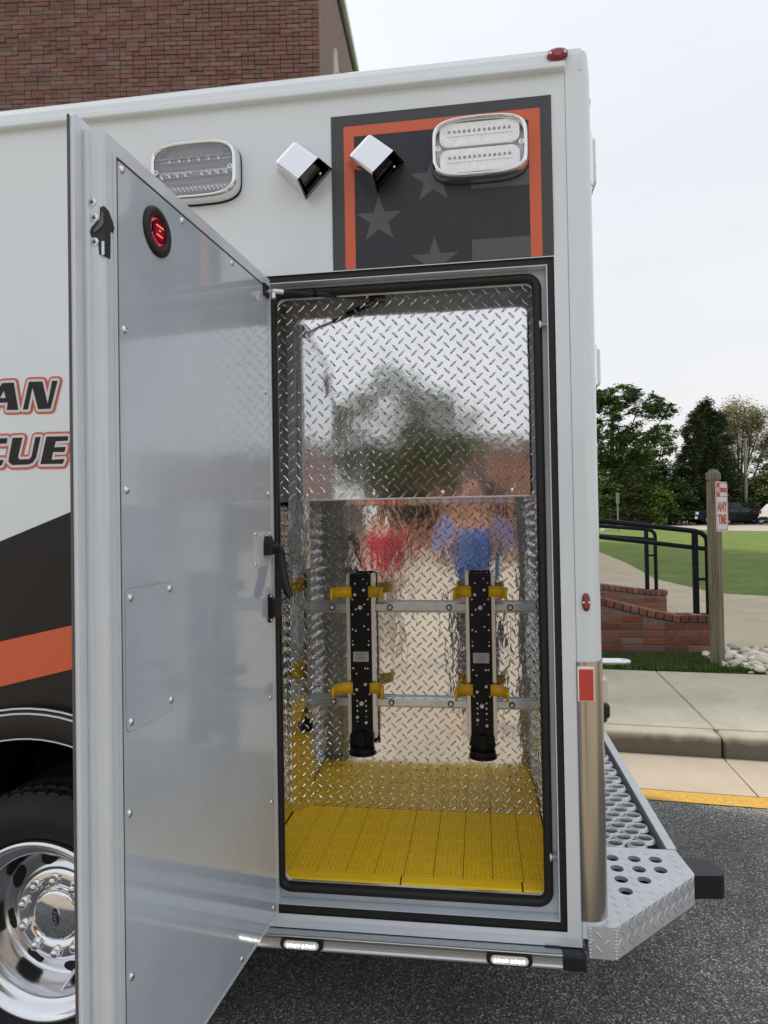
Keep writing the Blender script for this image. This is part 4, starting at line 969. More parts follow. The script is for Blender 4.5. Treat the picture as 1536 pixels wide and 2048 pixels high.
# chrome diamond scene lights
def hood(ox, lab):
    L_, B_, R_ = (-.549+ox, 2.582), (-.457+ox, 2.476), (-.381+ox, 2.556); L_ = (-.543+ox, 2.575); T_ = (-.468+ox, 2.632)
    fT, fL, fB, fR = (-.464+ox, 2.594), (-.520+ox, 2.539), (-.458+ox, 2.489), (-.400+ox, 2.543)
    yb, yf = -.0012, -.088; m = MB()
    v = [(L_[0], yb, L_[1]), (B_[0], yb, B_[1]), (R_[0], yb, R_[1]), (T_[0], yb, T_[1]), (fL[0], yf, fL[1]), (fB[0], yf, fB[1]), (fR[0], yf, fR[1]), (fT[0], yf, fT[1])]
    m.add(v, [(4, 5, 6, 7), (0, 1, 5, 4), (2, 3, 7, 6), (3, 0, 4, 7)])
    # inner liner of the open lower right side
    H = part('scene_light', m, CHR, A, bevel=.009, seg=3, label=lab)
    c = Vector((sum(p[0] for p in v)/8, -.03, sum(p[2] for p in v)/8))
    inn = [Vector(p).lerp(c, .09) for p in v]
    mi = MB(); mi.add([tuple(p) for p in inn], [(4, 5, 6, 7), (2, 3, 7, 6), (3, 0, 4, 7), (0, 1, 5, 4)])
    mi.quad(inn[1], inn[2], Vector(inn[2]).lerp(inn[3], .55), Vector(inn[1]).lerp(inn[0], .55))
    q = [Vector(v[1]), Vector(v[2]), Vector(v[6]), Vector(v[5])]; cq = sum(q, Vector())/4; qi = [p.lerp(cq, .10) for p in q]
    part('hood_liner', mi, mat('dark_chrome', (.10, .10, .10), .16, 1.), H, fix=False)
    rim = MB(); rim.add([tuple(p) for p in q]+[tuple(p) for p in qi], [(i, (i+1) % 4, 4+(i+1) % 4, 4+i) for i in range(4)]); part('hood_rim', rim, mat('dark_chrome', (.10, .10, .10), .16, 1.), H, fix=False)
    pth_ = [p.lerp(c, .35) for p in qi]; part('lamp_lens', MB().add([tuple(p) for p in pth_], [(0, 1, 2, 3)]), mat('smoked_lens', (.02, .02, .022), .08, coat=1.), H, fix=False)
    place_bolt('bolt', _bolt, cq.x+.02, cq.y-.005, cq.z+.004, H, None, .8)
hood(0, 'chrome diamond shaped scene light on plain white paint')
hood(.2005, 'chrome diamond shaped scene light on the corner of the flag graphic')

# markers, reflector, guard
def oval_marker(name, cx, cy, cz, a, b, d, lab, axis='y'):
    m = MB(); V = []; n = 24
    for s, y in ((1, 0), (1, -.4*d), (.85, -.8*d), (.45, -d)):
        for p in sup(0, 0, a*s, b*s, n, 2.4): V.append((cx+p[0], cy+y, cz+p[1]))
    m.add(V, [(i*n+k, i*n+(k+1) % n, (i+1)*n+(k+1) % n, (i+1)*n+k) for i in range(3) for k in range(n)], True); m.add(V[-n:], [tuple(range(n))], True)
    o = part(name, m, RED, A, label=lab)
    m2 = MB(); m2.add([(cx-a*.32, cy-d*1.02, cz-b*.8), (cx+a*.32, cy-d*1.02, cz-b*.8), (cx+a*.32, cy-d*1.02, cz+b*.8), (cx-a*.32, cy-d*1.02, cz+b*.8)], [(0, 1, 2, 3)])
    part('lens_panel', MB().box(cx-a*.34, cx+a*.34, cy-d*1.08, cy-d*.7, cz-b*.62, cz+b*.62), mat('bright_red_lens', (.30, .012, .02), .15, coat=.8), o, bevel=.001)
    for s in (-1, 1): part('marker_screw', MB().lathe([(.0035, 0), (.003, -.002), (.0001, -.0022)], 8, c=(cx+s*a*.66, cy-d*.86, cz)), STEEL, o)
    return o
oval_marker('marker_lamp', .2275, -.0095, 2.7965, .0275, .0150, .014, 'red oval marker lamp on the roof rail at the rear corner')
om = oval_marker('side_marker_lamp', .2725, -.0020, 1.3625, .0105, .0235, .008, 'small red oval marker lamp on the rear corner post')
gd = [(.2450, .0), (.2450, -.0042)]+[(.272+.0462*sin(pi/2*k/8), .044-.0482*cos(pi/2*k/8)) for k in range(9)]+[(.3182, .16), (.317, .16)]
m = MB(); n = len(gd); m.add([(p[0], p[1], .540) for p in gd]+[(p[0], p[1], 1.2075) for p in gd], [(i, i+1, n+i+1, n+i) for i in range(n-1)], True)
part('corner_guard', m, STAIN, A)
rf_ = part('reflector', MB().box(.2465, .2895, -.0078, -.0040, 1.106, 1.197), CHR, A, bevel=.0015)
part('reflector_face', MB().box(.2500, .2865, -.0086, -.0070, 1.109, 1.190), REDR, rf_, bevel=.001)

# rub rail
rp = [(0, .4680), (-.046, .4795), (-.050, .4785), (-.051, .4760), (-.048, .4730), (-.0465, .4680), (-.0465, .4590), (-.047, .4520), (-.050, .4475), (-.050, .4430), (-.046, .4420), (0, .4420)]
rl = part('rub_rail', MB().extrude(rp, -.795, .1905), RAILM, A, bevel=.0008, seg=1)
rp2 = [(-.002, .4680), (-.040, .4760), (-.0525, .4770), (-.0530, .4425), (-.048, .4405), (-.002, .4405)]
part('rail_end_cap', MB().extrude(rp2, .1910, .2475), BLK, A, bevel=.003)
part('rail_slot', MB().box(.150, .1905, -.010, -.001, .4665, .4720), BLK, A)
part('lower_skirt', MB().box(-.78, .2445, .002, .30, .4400, .4690), DARK, A)
LEDW = mat('led_white', (1, 1, .95), .3, emis=(1, .98, .90), es=5.); LEDG = mat('led_glow_lens', (.55, .56, .50), .12, coat=1., emis=(1, .98, .88), es=.10)
def stad(cx, cz, a, b, n=8): return [(cx+a-b+b*cos(-pi/2+pi*k/n), cz+b*sin(-pi/2+pi*k/n)) for k in range(n+1)]+[(cx-a+b+b*cos(pi/2+pi*k/n), cz+b*sin(pi/2+pi*k/n)) for k in range(n+1)]
def ground_light(cx, lab):
    o = part('ground_light', MB().prism([stad(cx, .4605, .0585, .0155)], lambda u, v, h: (u, -.0555+h*.010, v)), RUB, rl, label=None)
    part('light_lens', MB().prism([stad(cx, .4605, .0475, .0105)], lambda u, v, h: (u, -.0585+h*.004, v)), LEDG, rl, bevel=.002)
    for k in range(8):
        x = cx-.0365+k*.0098+(.003 if k > 3 else 0)
        part('diode', MB().lathe([(.0036, 0), (.0032, -.002), (.0001, -.003)], 10, c=(x, -.0585, .4590+.001*(k % 2))), LEDW, rl)
for cx in (-.4865, .0575): ground_light(cx, '')

# fender flare and trims
def arc_sweep(cx, cz, r, y, rad_, a0, a1, n=40): return [(cx+r*cos(a0+(a1-a0)*k/n), y, cz+r*sin(a0+(a1-a0)*k/n)) for k in range(n+1)]
ff_ = MB(); ff_.lathe([(.560, -.001), (.556, -.020), (.548, -.028), (.480, -.030), (.472, -.024), (.470, .010), (.470, .10)], 48, c=(AX, 0, AZ), a0=rad(-12), a1=rad(192))
fd = part('wheel_arch_flare', ff_, VBK, A)
TRM = mat('trim_highlight_pale', (.62, .63, .65), .25, coat=.5)  # pale colour puts bright highlights along the arch edges
for r, y, t_ in ((.5585, -.0235, .0032), (.5450, -.0285, .0030), (.4725, -.0265, .0024)):
    part('arch_trim', MB().tube(arc_sweep(AX, AZ, r, y, 0, rad(-10), rad(190)), t_, 8), TRM, fd)
ww_ = MB(); ww_.lathe([(.474, .01), (.474, .62)], 36, c=(AX, 0, AZ), a0=rad(-15), a1=rad(195)); ww_.box(AX-.6, AX+.6, .62, .63, .2, 1.1)
part('wheel_well', ww_, DARK, A)
# wheel
WX, WZ = -1.291, .402
wh = part('wheel', MB().lathe([(.262, .020), (.263, .008), (.258, .001), (.252, .000), (.247, .004), (.243, .014), (.238, .020), (.226, .024), (.214, .030), (.209, .045), (.206, .080), (.203, .112), (.196, .128), (.184, .132), (.165, .118), (.150, .106), (.138, .102), (.10, .100)], 72, c=(WX, 0, WZ)), ALW, A)
ty = [(.262, .022), (.272, .012), (.290, .004), (.315, -.004), (.340, -.004), (.356, .002), (.366, .010), (.372, .012), (.378, .020), (.390, .026), (.3935, .032), (.3935, .060), (.386, .062), (.386, .068), (.394, .070), (.394, .110), (.386, .112), (.386, .120), (.394, .122), (.394, .20), (.38, .215), (.30, .225)]
part('tyre', MB().lathe(ty, 72, c=(WX, 0, WZ)), TYRE, wh)
part('tyre', MB().lathe([(p[0], p[1]+.27) for p in ty], 48, c=(WX, 0, WZ)), TYRE, wh)
tb = MB()
for k in range(60):
    a = 2*pi*k/60; ca, sa = cos(a), sin(a)
    def P(r, y, da): return (WX+r*cos(a+da), y, WZ+r*sin(a+da))
    for y0_, y1_, r0_ in ((.024, .058, .3915), (.072, .108, .3925)):
        tb.add([P(r0_, y0_, -.036), P(r0_, y0_, .036), P(r0_, y1_, .042), P(r0_, y1_, -.030), P(r0_+.006, y0_+.003, -.034), P(r0_+.006, y0_+.003, .034), P(r0_+.006, y1_-.002, .040), P(r0_+.006, y1_-.002, -.028)], [(4, 5, 6, 7), (0, 1, 5, 4), (1, 2, 6, 5), (2, 3, 7, 6), (3, 0, 4, 7)])
part('tread_blocks', tb, TYRE, wh, kind='stuff')
for k in range(8):
    a = 2*pi*k/8+.22; x = WX+.1725*cos(a); z = WZ+.1725*sin(a)
    hm_ = MB(); pts = []
    n_ = 20; v = []
    for s, y in ((1.0, .1085), (.88, .128)):
        for j in range(n_):
            t_ = 2*pi*j/n_; ru = .0245*s*cos(t_); rt = .030*s*sin(t_)
            v.append((x+ru*cos(a)-rt*sin(a), (.122 if s == 1 else .15)+ru*.55-.004, z+ru*sin(a)+rt*cos(a)))
    hm_.add(v, [(j, (j+1) % n_, n_+(j+1) % n_, n_+j) for j in range(n_)], True); hm_.add(v[:n_], [tuple(range(n_))])
    part('hand_hole', hm_, DARK, wh)
hc = part('hub_cover', MB().lathe([(.143, .112), (.143, .088), (.138, .078), (.126, .074), (.100, .0735), (.089, .077), (.083, .084), (.078, .084), (.076, .074), (.073, .069), (.066, .0665), (.0001, .0655)], 64, c=(WX, .018, WZ)), CHR, wh)
hcx = hc
for k in range(10):
    a = 2*pi*k/10+.33; x = WX+.1085*cos(a); z = WZ+.1085*sin(a)
    part('lug_nut', MB().lathe([(.0185, .076), (.019, .0725), (.0165, .0700), (.0135, .0725), (.0132, .058), (.0115, .0535), (.007, .0515), (.0001, .051)], 20, c=(x, .018, z)), CHR, wh)
er = rad(78)
part('oval_badge', MB().prism([circ(WX+.004, WZ, .0300, 28, .0125, pi/2+rad(6))], lambda u, v, h: (u, .0805+h*.003, v)), CHR, wh)
part('badge_face', MB().prism([circ(WX+.004, WZ, .0275, 28, .0104, pi/2+rad(6))], lambda u, v, h: (u, .0795+h*.003, v)), mat('badge_navy', (.012, .014, .035), .2, coat=1.), wh)
text('Ford', .0215, CHR, wh, T3(WX+.0035, .0790, WZ) @ Matrix.Rotation(rad(84), 4, 'Y') @ Matrix(((1, 0, 0, 0), (0, 0, -1, 0), (0, 1, 0, 0), (0, 0, 0, 1))), sx=1.0, shear=.35, ext=.0004)
part('valve_stem', MB().tube([(WX+.045, .112, WZ-.175), (WX+.040, .085, WZ-.190), (WX+.028, .060, WZ-.212)], [.006, .005, .0035], 8), STEEL, wh)
part('balance_weight', MB().lathe([(.268, .012), (.268, -.004), (.250, -.004), (.245, .012)], 6, c=(WX, 0, WZ), a0=rad(-62), a1=rad(-52), sm=False), ZINC, wh)
part('axle', MB().tube([(WX, .12, WZ), (WX, 1.2, WZ)], .06, 16), DARK, wh)

# ---- rear step
STZ = .530
st = MB()
SP = [(.2605, -.006), (.326, -.006), (.333, -.002), (.604, .276), (.609, .290), (.5955, .427), (.590, .432), (.2605, .432)]
holes = [(.390, .361), (.455, .362), (.518, .3635), (.392, .298), (.456, .300), (.5175, .302), (.391, .2365), (.456, .2385), (.391, .174)]
hr = .0195
st.sheet([SP]+[list(reversed(circ(h[0], h[1], hr, 20))) for h in holes], lambda u, v: (u, v, STZ))
for h in holes:
    c_ = circ(h[0], h[1], hr, 20); st.add([(p[0], p[1], STZ) for p in c_]+[(p[0], p[1], STZ-.012) for p in c_], [(i, (i+1) % 20, 20+(i+1) % 20, 20+i) for i in range(20)], True)
n = len(SP)
st.add([(p[0], p[1], STZ) for p in SP]+[(p[0], p[1], STZ-.082) for p in SP], [(i, (i+1) % n, n+(i+1) % n, n+i) for i in range(n)])
stp = part('rear_step', st, DPLO, A, label='tread plate corner of the rear step with nine drain holes')
def inpoly(x, y, P):
    c = False; j = len(P)-1
    for i in range(len(P)):
        if (P[i][1] > y) != (P[j][1] > y) and x < (P[j][0]-P[i][0])*(y-P[i][1])/(P[j][1]-P[i][1])+P[i][0]: c = not c
        j = i
    return c
O2 = Vector((.22, -.03, STZ))
cs, sn = cos(rad(20)), sin(rad(20))
def skp(u, v):
    x, y = O2.x+u, O2.y+v
    if not inpoly(x, y, [(p[0]*.97+.012, p[1]*.95+.008) for p in SP]): return True
    return any((x-h[0])**2+(y-h[1])**2 < (hr+.012)**2 for h in holes)
lm = MB(); lug_mesh(lm, O2, (1, 0, 0), (0, 1, 0), .42, .50, .037, skip=skp, h=.0012, wd=.0025, L=.013)
f1 = Vector((.333, -.002, STZ-.082)); f2 = Vector((.604, .276, STZ-.082)); Lf = (f2-f1).length
lug_mesh(lm, f1+Vector((.0006, -.0006, 0)), (f2-f1), (0, 0, 1), Lf, .082, .037, m0=.006, h=.0014, ph=(.2, .05))
lug_mesh(lm, (.2605, -.0065, STZ-.082), (1, 0, 0), (0, 0, 1), .066, .082, .037, m0=.006, h=.0014, ph=(.2, .15))
part('tread_lugs', lm, DPLO, stp, kind='stuff', fix=False)
wb = MB(); rr_ = random.Random(4)
for (x, y) in ((.2645, -.0075), (.3285, -.0075)):
    for k in range(9): wb.lathe([(.0042, 0), (.0036, -.0015), (.0001, -.0024)], 8, c=(x+rr_.uniform(-.0006, .0006), y+.0015, STZ-.078+k*.0088))
part('weld_bead', wb, DPLO, stp)
part('step_hole_shade', MB().prism([[(.262, .004), (.322, .004), (.592, .284), (.582, .424), (.262, .424)]], lambda u, v, h: (u, v, .449+h*.004)), DARK, stp)  # black sheet added so the drain holes look dark inside
# grating of raised round holes
gm = MB(); px, py = .0680, .0430; GX0, GX1, GY0, GY1 = .325, .578, .4335, 2.02
n8 = 16
row = 0; y = GY0+.002
gcells = MB()
while y < GY1:
    off = -px*.5 if row % 2 else 0.
    x = GX0-px+off-.008
    while x < GX1-.012:
        cx, cy = x+px/2, y+py*.6
        def rg(r, z, ry=None): return [(max(GX0-.02, min(GX1-.004, cx+r*cos(2*pi*k/n8))), cy+(ry or r)*sin(2*pi*k/n8), z) for k in range(n8)]
        if cx+.024 < GX1:
            R_ = [rg(.0325, STZ-.010, .0300), rg(.0275, STZ-.001, .0255), rg(.0250, STZ+.003, .0230), rg(.0228, STZ-.002, .0206), rg(.0228, STZ-.018, .0206)]
            vs = [q for r in R_ for q in r]
            gcells.add(vs, [(i*n8+k, i*n8+(k+1) % n8, (i+1)*n8+(k+1) % n8, (i+1)*n8+k) for i in range(4) for k in range(n8)], True)
        x += px
    row += 1; y += py
part('grating_hole_shade', MB().box(.33, .568, .435, 2.02, .482, .486), DARK, A)  # dark sheet added beneath the rings to deepen the shade in their holes
gt = part('step_grating', MB().box(.5690, .6000, GY0, GY1, STZ-.05, STZ+.003), DPLO, A, bevel=.002)
part('grating_rings', gcells, GRAT, gt, kind='stuff', fix=False)
part('far_step_end', MB().prism([[(.28, 2.03), (.592, 2.03), (.600, 2.16), (.34, 2.42), (.28, 2.42)]], lambda u, v, h: (u, v, STZ-.082+h*.082)), DPLO, A, bevel=.003)
bu = MB(); BP = [(.598, .283), (.684, .292), (.699, .304), (.697, .340), (.680, .386), (.592, .398)]
bu.prism([BP], lambda u, v, h: (u, v, .460+h*.067)); part('rubber_bumper', bu, BLK, A, bevel=.010, seg=3)
part('rubber_bumper', MB().prism([[(p[0], 2.45-p[1]) for p in BP]], lambda u, v, h: (u, v, .447+h*.056)), BLK, A, bevel=.010, seg=3)
# fittings seen past the rear corner
m = MB(); hpth = [(.32, .345, 1.141), (.425, .345, 1.141), (.441, .345, 1.137), (.447, .349, 1.128), (.441, .353, 1.119), (.425, .353, 1.115), (.32, .353, 1.115)]
part('grab_handle', MB().tube([(.32, .33, 1.139), (.430, .33, 1.139), (.444, .336, 1.139), (.450, .350, 1.138), (.444, .364, 1.137), (.430, .370, 1.137), (.32, .370, 1.137)], .0065, 12), CHR, A)
part('mud_flap_bracket', MB().box(.335, .395, .40, .47, .995, 1.07), ALU, A, bevel=.003)
part('rear_bump_stop', MB().box(.33, .405, .42, .50, .940, .985), BLK, A, bevel=.008)
part('rear_marker_lamp', MB().lathe([(.022, 0), (.022, .012), (.014, .022), (.0001, .024)], 20, axis='x', c=(.314, .16, 2.762)), RED, A)
for z0_, z1_ in ((2.545, 2.71), (1.955, 2.09)):
    rl2 = part('rear_warning_light', MB().box(.314, .352, .20, .42, z0_, z1_), CHR, A, bevel=.012, seg=3)
    part('light_lens', MB().box(.350, .362, .215, .405, z0_+.015, z1_-.015), FROST, rl2, bevel=.006)
# ================================================================ TREES AND FAR THINGS
def leafmat(n, a, b): return mat(n, a, .65, col2=b, vs=.9)  # leaf tones lightened to stand in for haze over the far trees
LG1 = leafmat('leaf_deep_green', (.055, .090, .026), (.160, .220, .060))
LG2 = leafmat('leaf_bright_green', (.10, .17, .022), (.22, .31, .05))
LG3 = leafmat('leaf_cedar', (.045, .068, .030), (.11, .145, .055))
LG4 = leafmat('leaf_tan', (.26, .25, .10), (.44, .40, .20))
LG5 = leafmat('leaf_olive', (.070, .100, .028), (.16, .20, .055))
BARK = mat('bark', (.07, .055, .042), .9, var=.3, vs=6)
def foliage(blobs, per, lsz, r, spread=.42, droop=.0, flat=.35):
    V = []; F = []
    tot = 0
    for (cx, cy, cz, rx, ry, rz, nc) in blobs:
        for _ in range(nc):
            while True:
                p = Vector((r.uniform(-1, 1), r.uniform(-1, 1), r.uniform(-1, 1))); l = p.length
                if .35 < l < 1 and r.random() < l*l+.15: break
            c = Vector((cx+p.x*rx, cy+p.y*ry, cz+p.z*rz)); cs_ = spread*r.uniform(.6, 1.4)
            for _ in range(per):
                q = Vector((r.gauss(0, 1), r.gauss(0, 1), r.gauss(0, 1)))*cs_*.55; q.z *= flat*1.6
                a = r.uniform(0, 2*pi); t1 = Vector((cos(a), sin(a), r.uniform(-.7, .5)-droop)).normalized(); t2 = t1.cross(Vector((r.uniform(-.6, .6), r.uniform(-.6, .6), 1))).normalized()
                s = lsz*r.uniform(.6, 1.35); o = c+q; b = len(V)
                V += [tuple(o-t1*s*.6), tuple(o+t2*s*.38), tuple(o+t1*s*.7), tuple(o-t2*s*.38)]; F.append((b, b+1, b+2, b+3))
    m = MB(); m.v = V; m.f = F; m.sm = [False]*len(F); return m
def limbs(base, tips, r0_, r):
    m = MB()
    for tp_ in tips:
        b = Vector(base)+Vector((0, 0, (tp_[2]-base[2])*r.uniform(.12, .35))); t = Vector(tp_)
        mid = b.lerp(t, .5)+Vector((r.uniform(-.3, .3), r.uniform(-.3, .3), r.uniform(.1, .6)))
        m.tube([b, mid, t], [r0_*.45, r0_*.28, r0_*.08], 6)
    return m
def tree(name, label, x, y, z0, trunk_h, tr_, blobs, per, lsz, lm_, seed, tips=None, cat='tree', spread=.42, group=None, flat=.35, bark=BARK):
    r = random.Random(seed); t = thing(name, label, cat, (x, y, z0), group)
    m = MB(); m.tube([(x, y, z0-.3), (x+.05, y, z0+trunk_h*.5), (x+.12, y, z0+trunk_h)], [tr_, tr_*.75, tr_*.35], 9); part('trunk', m, bark, t)
    if tips is None: tips = [(b[0]+r.uniform(-.5, .5)*b[3], b[1], b[2]+r.uniform(0, .5)*b[5]) for b in blobs for _ in range(2)]
    part('limbs', limbs((x, y, z0), tips, tr_, r), bark, t)
    part('crown', foliage(blobs, per, lsz, r, spread, flat=flat), lm_, t, kind=None, fix=False)
    return t
Z6 = .86
tree('spreading_tree', 'large spreading deciduous tree with sky gaps, right behind the ambulance corner', 12.2, 62, Z6, 9.5, .34, [
  (10.2, 62, 10.8, 3.0, 3, 2.4, 125), (12.6, 62, 12.6, 2.3, 2.5, 1.0, 60), (14.5, 61.5, 11.8, 2.2, 2.2, 1.0, 42), (16.3, 61, 11.1, 1.5, 1.6, .65, 26), (11.6, 62, 8.3, 3.2, 3, 1.9, 120), (14.4, 61, 9.0, 1.9, 1.6, 1.2, 45), (13.6, 62, 6.6, 2.2, 1.8, 1.6, 60), (10.6, 62, 5.4, 2.8, 2.5, 2.0, 70)], 58, .22, LG1, 3,
  tips=[(10.2, 62, 12), (12.6, 62, 13.2), (14.8, 61.5, 12.2), (17.2, 61, 11.3), (15.4, 61, 9.2), (9.5, 62, 9), (13, 61, 8.6)], spread=.40)
tree('maple_tree', 'pale green tree showing between the spreading tree and the dark cedar', 18.6, 71, Z6, 7, .2, [(18.9, 71, 9.6, 1.7, 1.5, 1.7, 45), (17.6, 71, 6.8, 1.9, 1.5, 1.8, 38), (16.2, 70, 7.8, 1.3, 1.3, 1.0, 16)], 60, .24, LG2, 5)
cb_ = []
r_ = random.Random(8)
for k in range(15):
    f = k/14; z = 1.9+f*9.6; w_ = 3.1*(1-f)**.60+.45
    for s in (-1, 1): cb_.append((20.55+s*w_*.45+r_.uniform(-.2, .2)+(.15 if s > 0 else 0), 62.5, z+r_.uniform(-.2, .2), w_*.62, w_*.6, .62, int(13*(w_+.5))))
tree('cedar_tree', 'dark conical cedar rising behind the wooden sign post', 20.6, 62.5, Z6, 10.5, .25, cb_, 72, .18, LG3, 9, spread=.30, flat=.7)
tree('bare_topped_tree', 'sparse tree with tan upper foliage and upright branches, at the far right', 26.0, 70, Z6, 5.5, .24, [(26.2, 70, 11.4, 2.1, 1.5, 1.7, 150), (28.6, 70, 10.0, 1.9, 1.5, 2.0, 110), (24.9, 70, 9.8, 1.2, 1, 1.4, 45), (27, 70, 8.2, 2.4, 1, 1.3, 60)], 62, .15, LG4, 12,
  tips=[(24.4, 70, 11.4), (25.2, 70, 12.4), (26, 70, 12.8), (26.8, 70, 12.6), (27.6, 70, 12.2), (28.6, 70, 11.6), (29.4, 70, 10.8), (25.6, 70, 11.5), (27.2, 70, 11.2)], spread=.55, flat=.8)
tree('roadside_oak', 'olive green tree behind the utility pole at the right edge', 28.0, 66, Z6, 5, .25, [(27.4, 66, 6.4, 1.9, 1.6, 1.2, 34), (26.2, 66, 4.2, 2.2, 1.6, 1.6, 52), (29.2, 66, 7.6, 1.8, 1.5, 1.3, 40), (24.4, 66, 3.6, 1.3, 1.4, 1.3, 30), (30.2, 66, 4.8, 1.6, 1.6, 2.0, 40)], 56, .21, LG5, 14)
bushes = [
 ('tall mid green tree mass filling the gap left of the cedar', 17.0, 74, 3.0, 4.6, LG5, 150), ('tall mid green tree mass right of the cedar behind the pole', 24.2, 74, 2.6, 3.6, LG5, 130),
 ('broad dark shrub low behind the handrail, nearest the ambulance', 10.9, 58.5, 1.9, 2.0, LG1, 60), ('leafy green shrub beyond the road sign pole', 13.3, 59.5, 1.7, 2.4, LG5, 60), ('bright lime green bush beside the dark shrubs', 15.6, 58.6, 1.1, 1.7, LG2, 34),
 ('dark shrub between the lime bush and the dark pickup', 17.4, 60.5, 1.7, 2.0, LG1, 60), ('tall dark shrub mass behind the parked pickup', 19.6, 64.5, 2.2, 2.6, LG1, 80), ('dense shrub behind the utility pole', 23.6, 65, 2.0, 2.0, LG1, 70),
 ('green shrub behind the white suv', 26.4, 64, 2.0, 1.7, LG5, 60), ('tall green thicket under the spreading tree', 14.9, 66, 2.4, 3.8, LG5, 90), ('dark thicket under the spreading tree, at its trunk', 11.5, 67, 2.6, 3.6, LG1, 90), ('dark thicket at the foot of the pale green tree', 17.6, 68, 2.0, 3.2, LG1, 80), ('far thicket at the right edge behind the cars', 30.0, 68, 2.4, 2.2, LG5, 70)]
for i, (lab, x, y, rx, rz, lm_, nc) in enumerate(bushes):
    r = random.Random(40+i); t = thing('shrub', lab, 'shrub', (x, y, Z6), 'shrubs along the far road')
    part('crown', foliage([(x, y, Z6+rz*.85, rx, rx*.8, rz, nc), (x+.3, y, Z6+rz*1.5, rx*.55, rx*.5, rz*.6, nc//3)], 55, .23, r, .42), lm_, t, fix=False)
    part('stems', limbs((x, y, Z6-.2), [(x+r.uniform(-.6, .6)*rx, y, Z6+rz*r.uniform(.8, 1.6)) for _ in range(5)], .12, r), BARK, t)
tag(part('far_woods', foliage([(xx, 84, Z6+2.6, 3.5, 2, 2.8, 60) for xx in range(2, 44, 2)], 40, .40, random.Random(77), .7), LG1, fix=False, kind='stuff'), 'dark line of woods beyond the parked cars', 'woods')

# utility pole and wires
UP = mat('utility_pole_wood', (.26, .24, .21), .85, var=.2, vs=3, stretch=(4, 4, .3))
t = thing('utility_pole', 'tall pale wooden utility pole standing behind the parked cars', 'utility pole', (23.75, 62, Z6))
part('pole', MB().tube([(23.66, 62, Z6-.3), (23.78, 62, 8.45)], [.16, .13], 12), UP, t)
part('insulator', MB().tube([(23.78, 61.86, 8.3), (23.78, 61.86, 8.5)], .05, 8).tube([(23.74, 61.84, 6.85), (23.74, 61.84, 7.0)], .05, 8), mat('porcelain', (.5, .5, .5), .3), t)
WIR = mat('wire_grey', (.30, .31, .31), .5)
for lab, za, zb_ in (('topmost overhead wire running left from the utility pole', 7.92, 8.40), ('middle overhead wire running left from the utility pole', 7.40, 8.05), ('lowest overhead wire running left from the utility pole', 6.30, 6.95)):
    pts = [(6+(23.74-6)*k/16, 61.8, za-.35+(zb_-za+.35)*k/16-.25*sin(pi*k/16)) for k in range(17)]
    tag(part('overhead_wire', MB().tube(pts, .017, 5), WIR), lab, 'wire', 'overhead wires')
t = thing('street_sign_pole', 'thin pale sign pole by the far road seen past the ambulance corner', 'sign pole', (9.3, 45, gz(45)))
part('pole', MB().box(9.25, 9.34, 44.97, 45.03, gz(45)-.2, 3.25), mat('sign_back_grey', (.26, .27, .25), .6), t); part('sign_blade', MB().box(9.19, 9.40, 44.92, 44.96, 2.55, 3.26), mat('sign_back_grey', (.26, .27, .25), .6), t)
t = thing('fire_hydrant', 'small hydrant with pale base near the far road sign pole', 'hydrant', (8.95, 47.5, gz(47)))
part('hydrant_body', MB().lathe([(.16, 0), (.16, .06), (.11, .10), (.10, .42), (.14, .45), (.10, .55), (.04, .62), (.0001, .66)], 14, c=(8.95, 47.5, gz(47.5)), axis='z').tube([(8.75, 47.5, gz(47.5)+.38), (9.15, 47.5, gz(47.5)+.38)], .06, 8), mat('hydrant_paint', (.10, .08, .07), .5), t)
part('hydrant_base', MB().lathe([(.38, -.1), (.38, .12), (.30, .16), (.0001, .16)], 16, c=(8.95, 47.5, gz(47.5)), axis='z'), mat('hydrant_base_paint', (.40, .36, .30), .7), t)

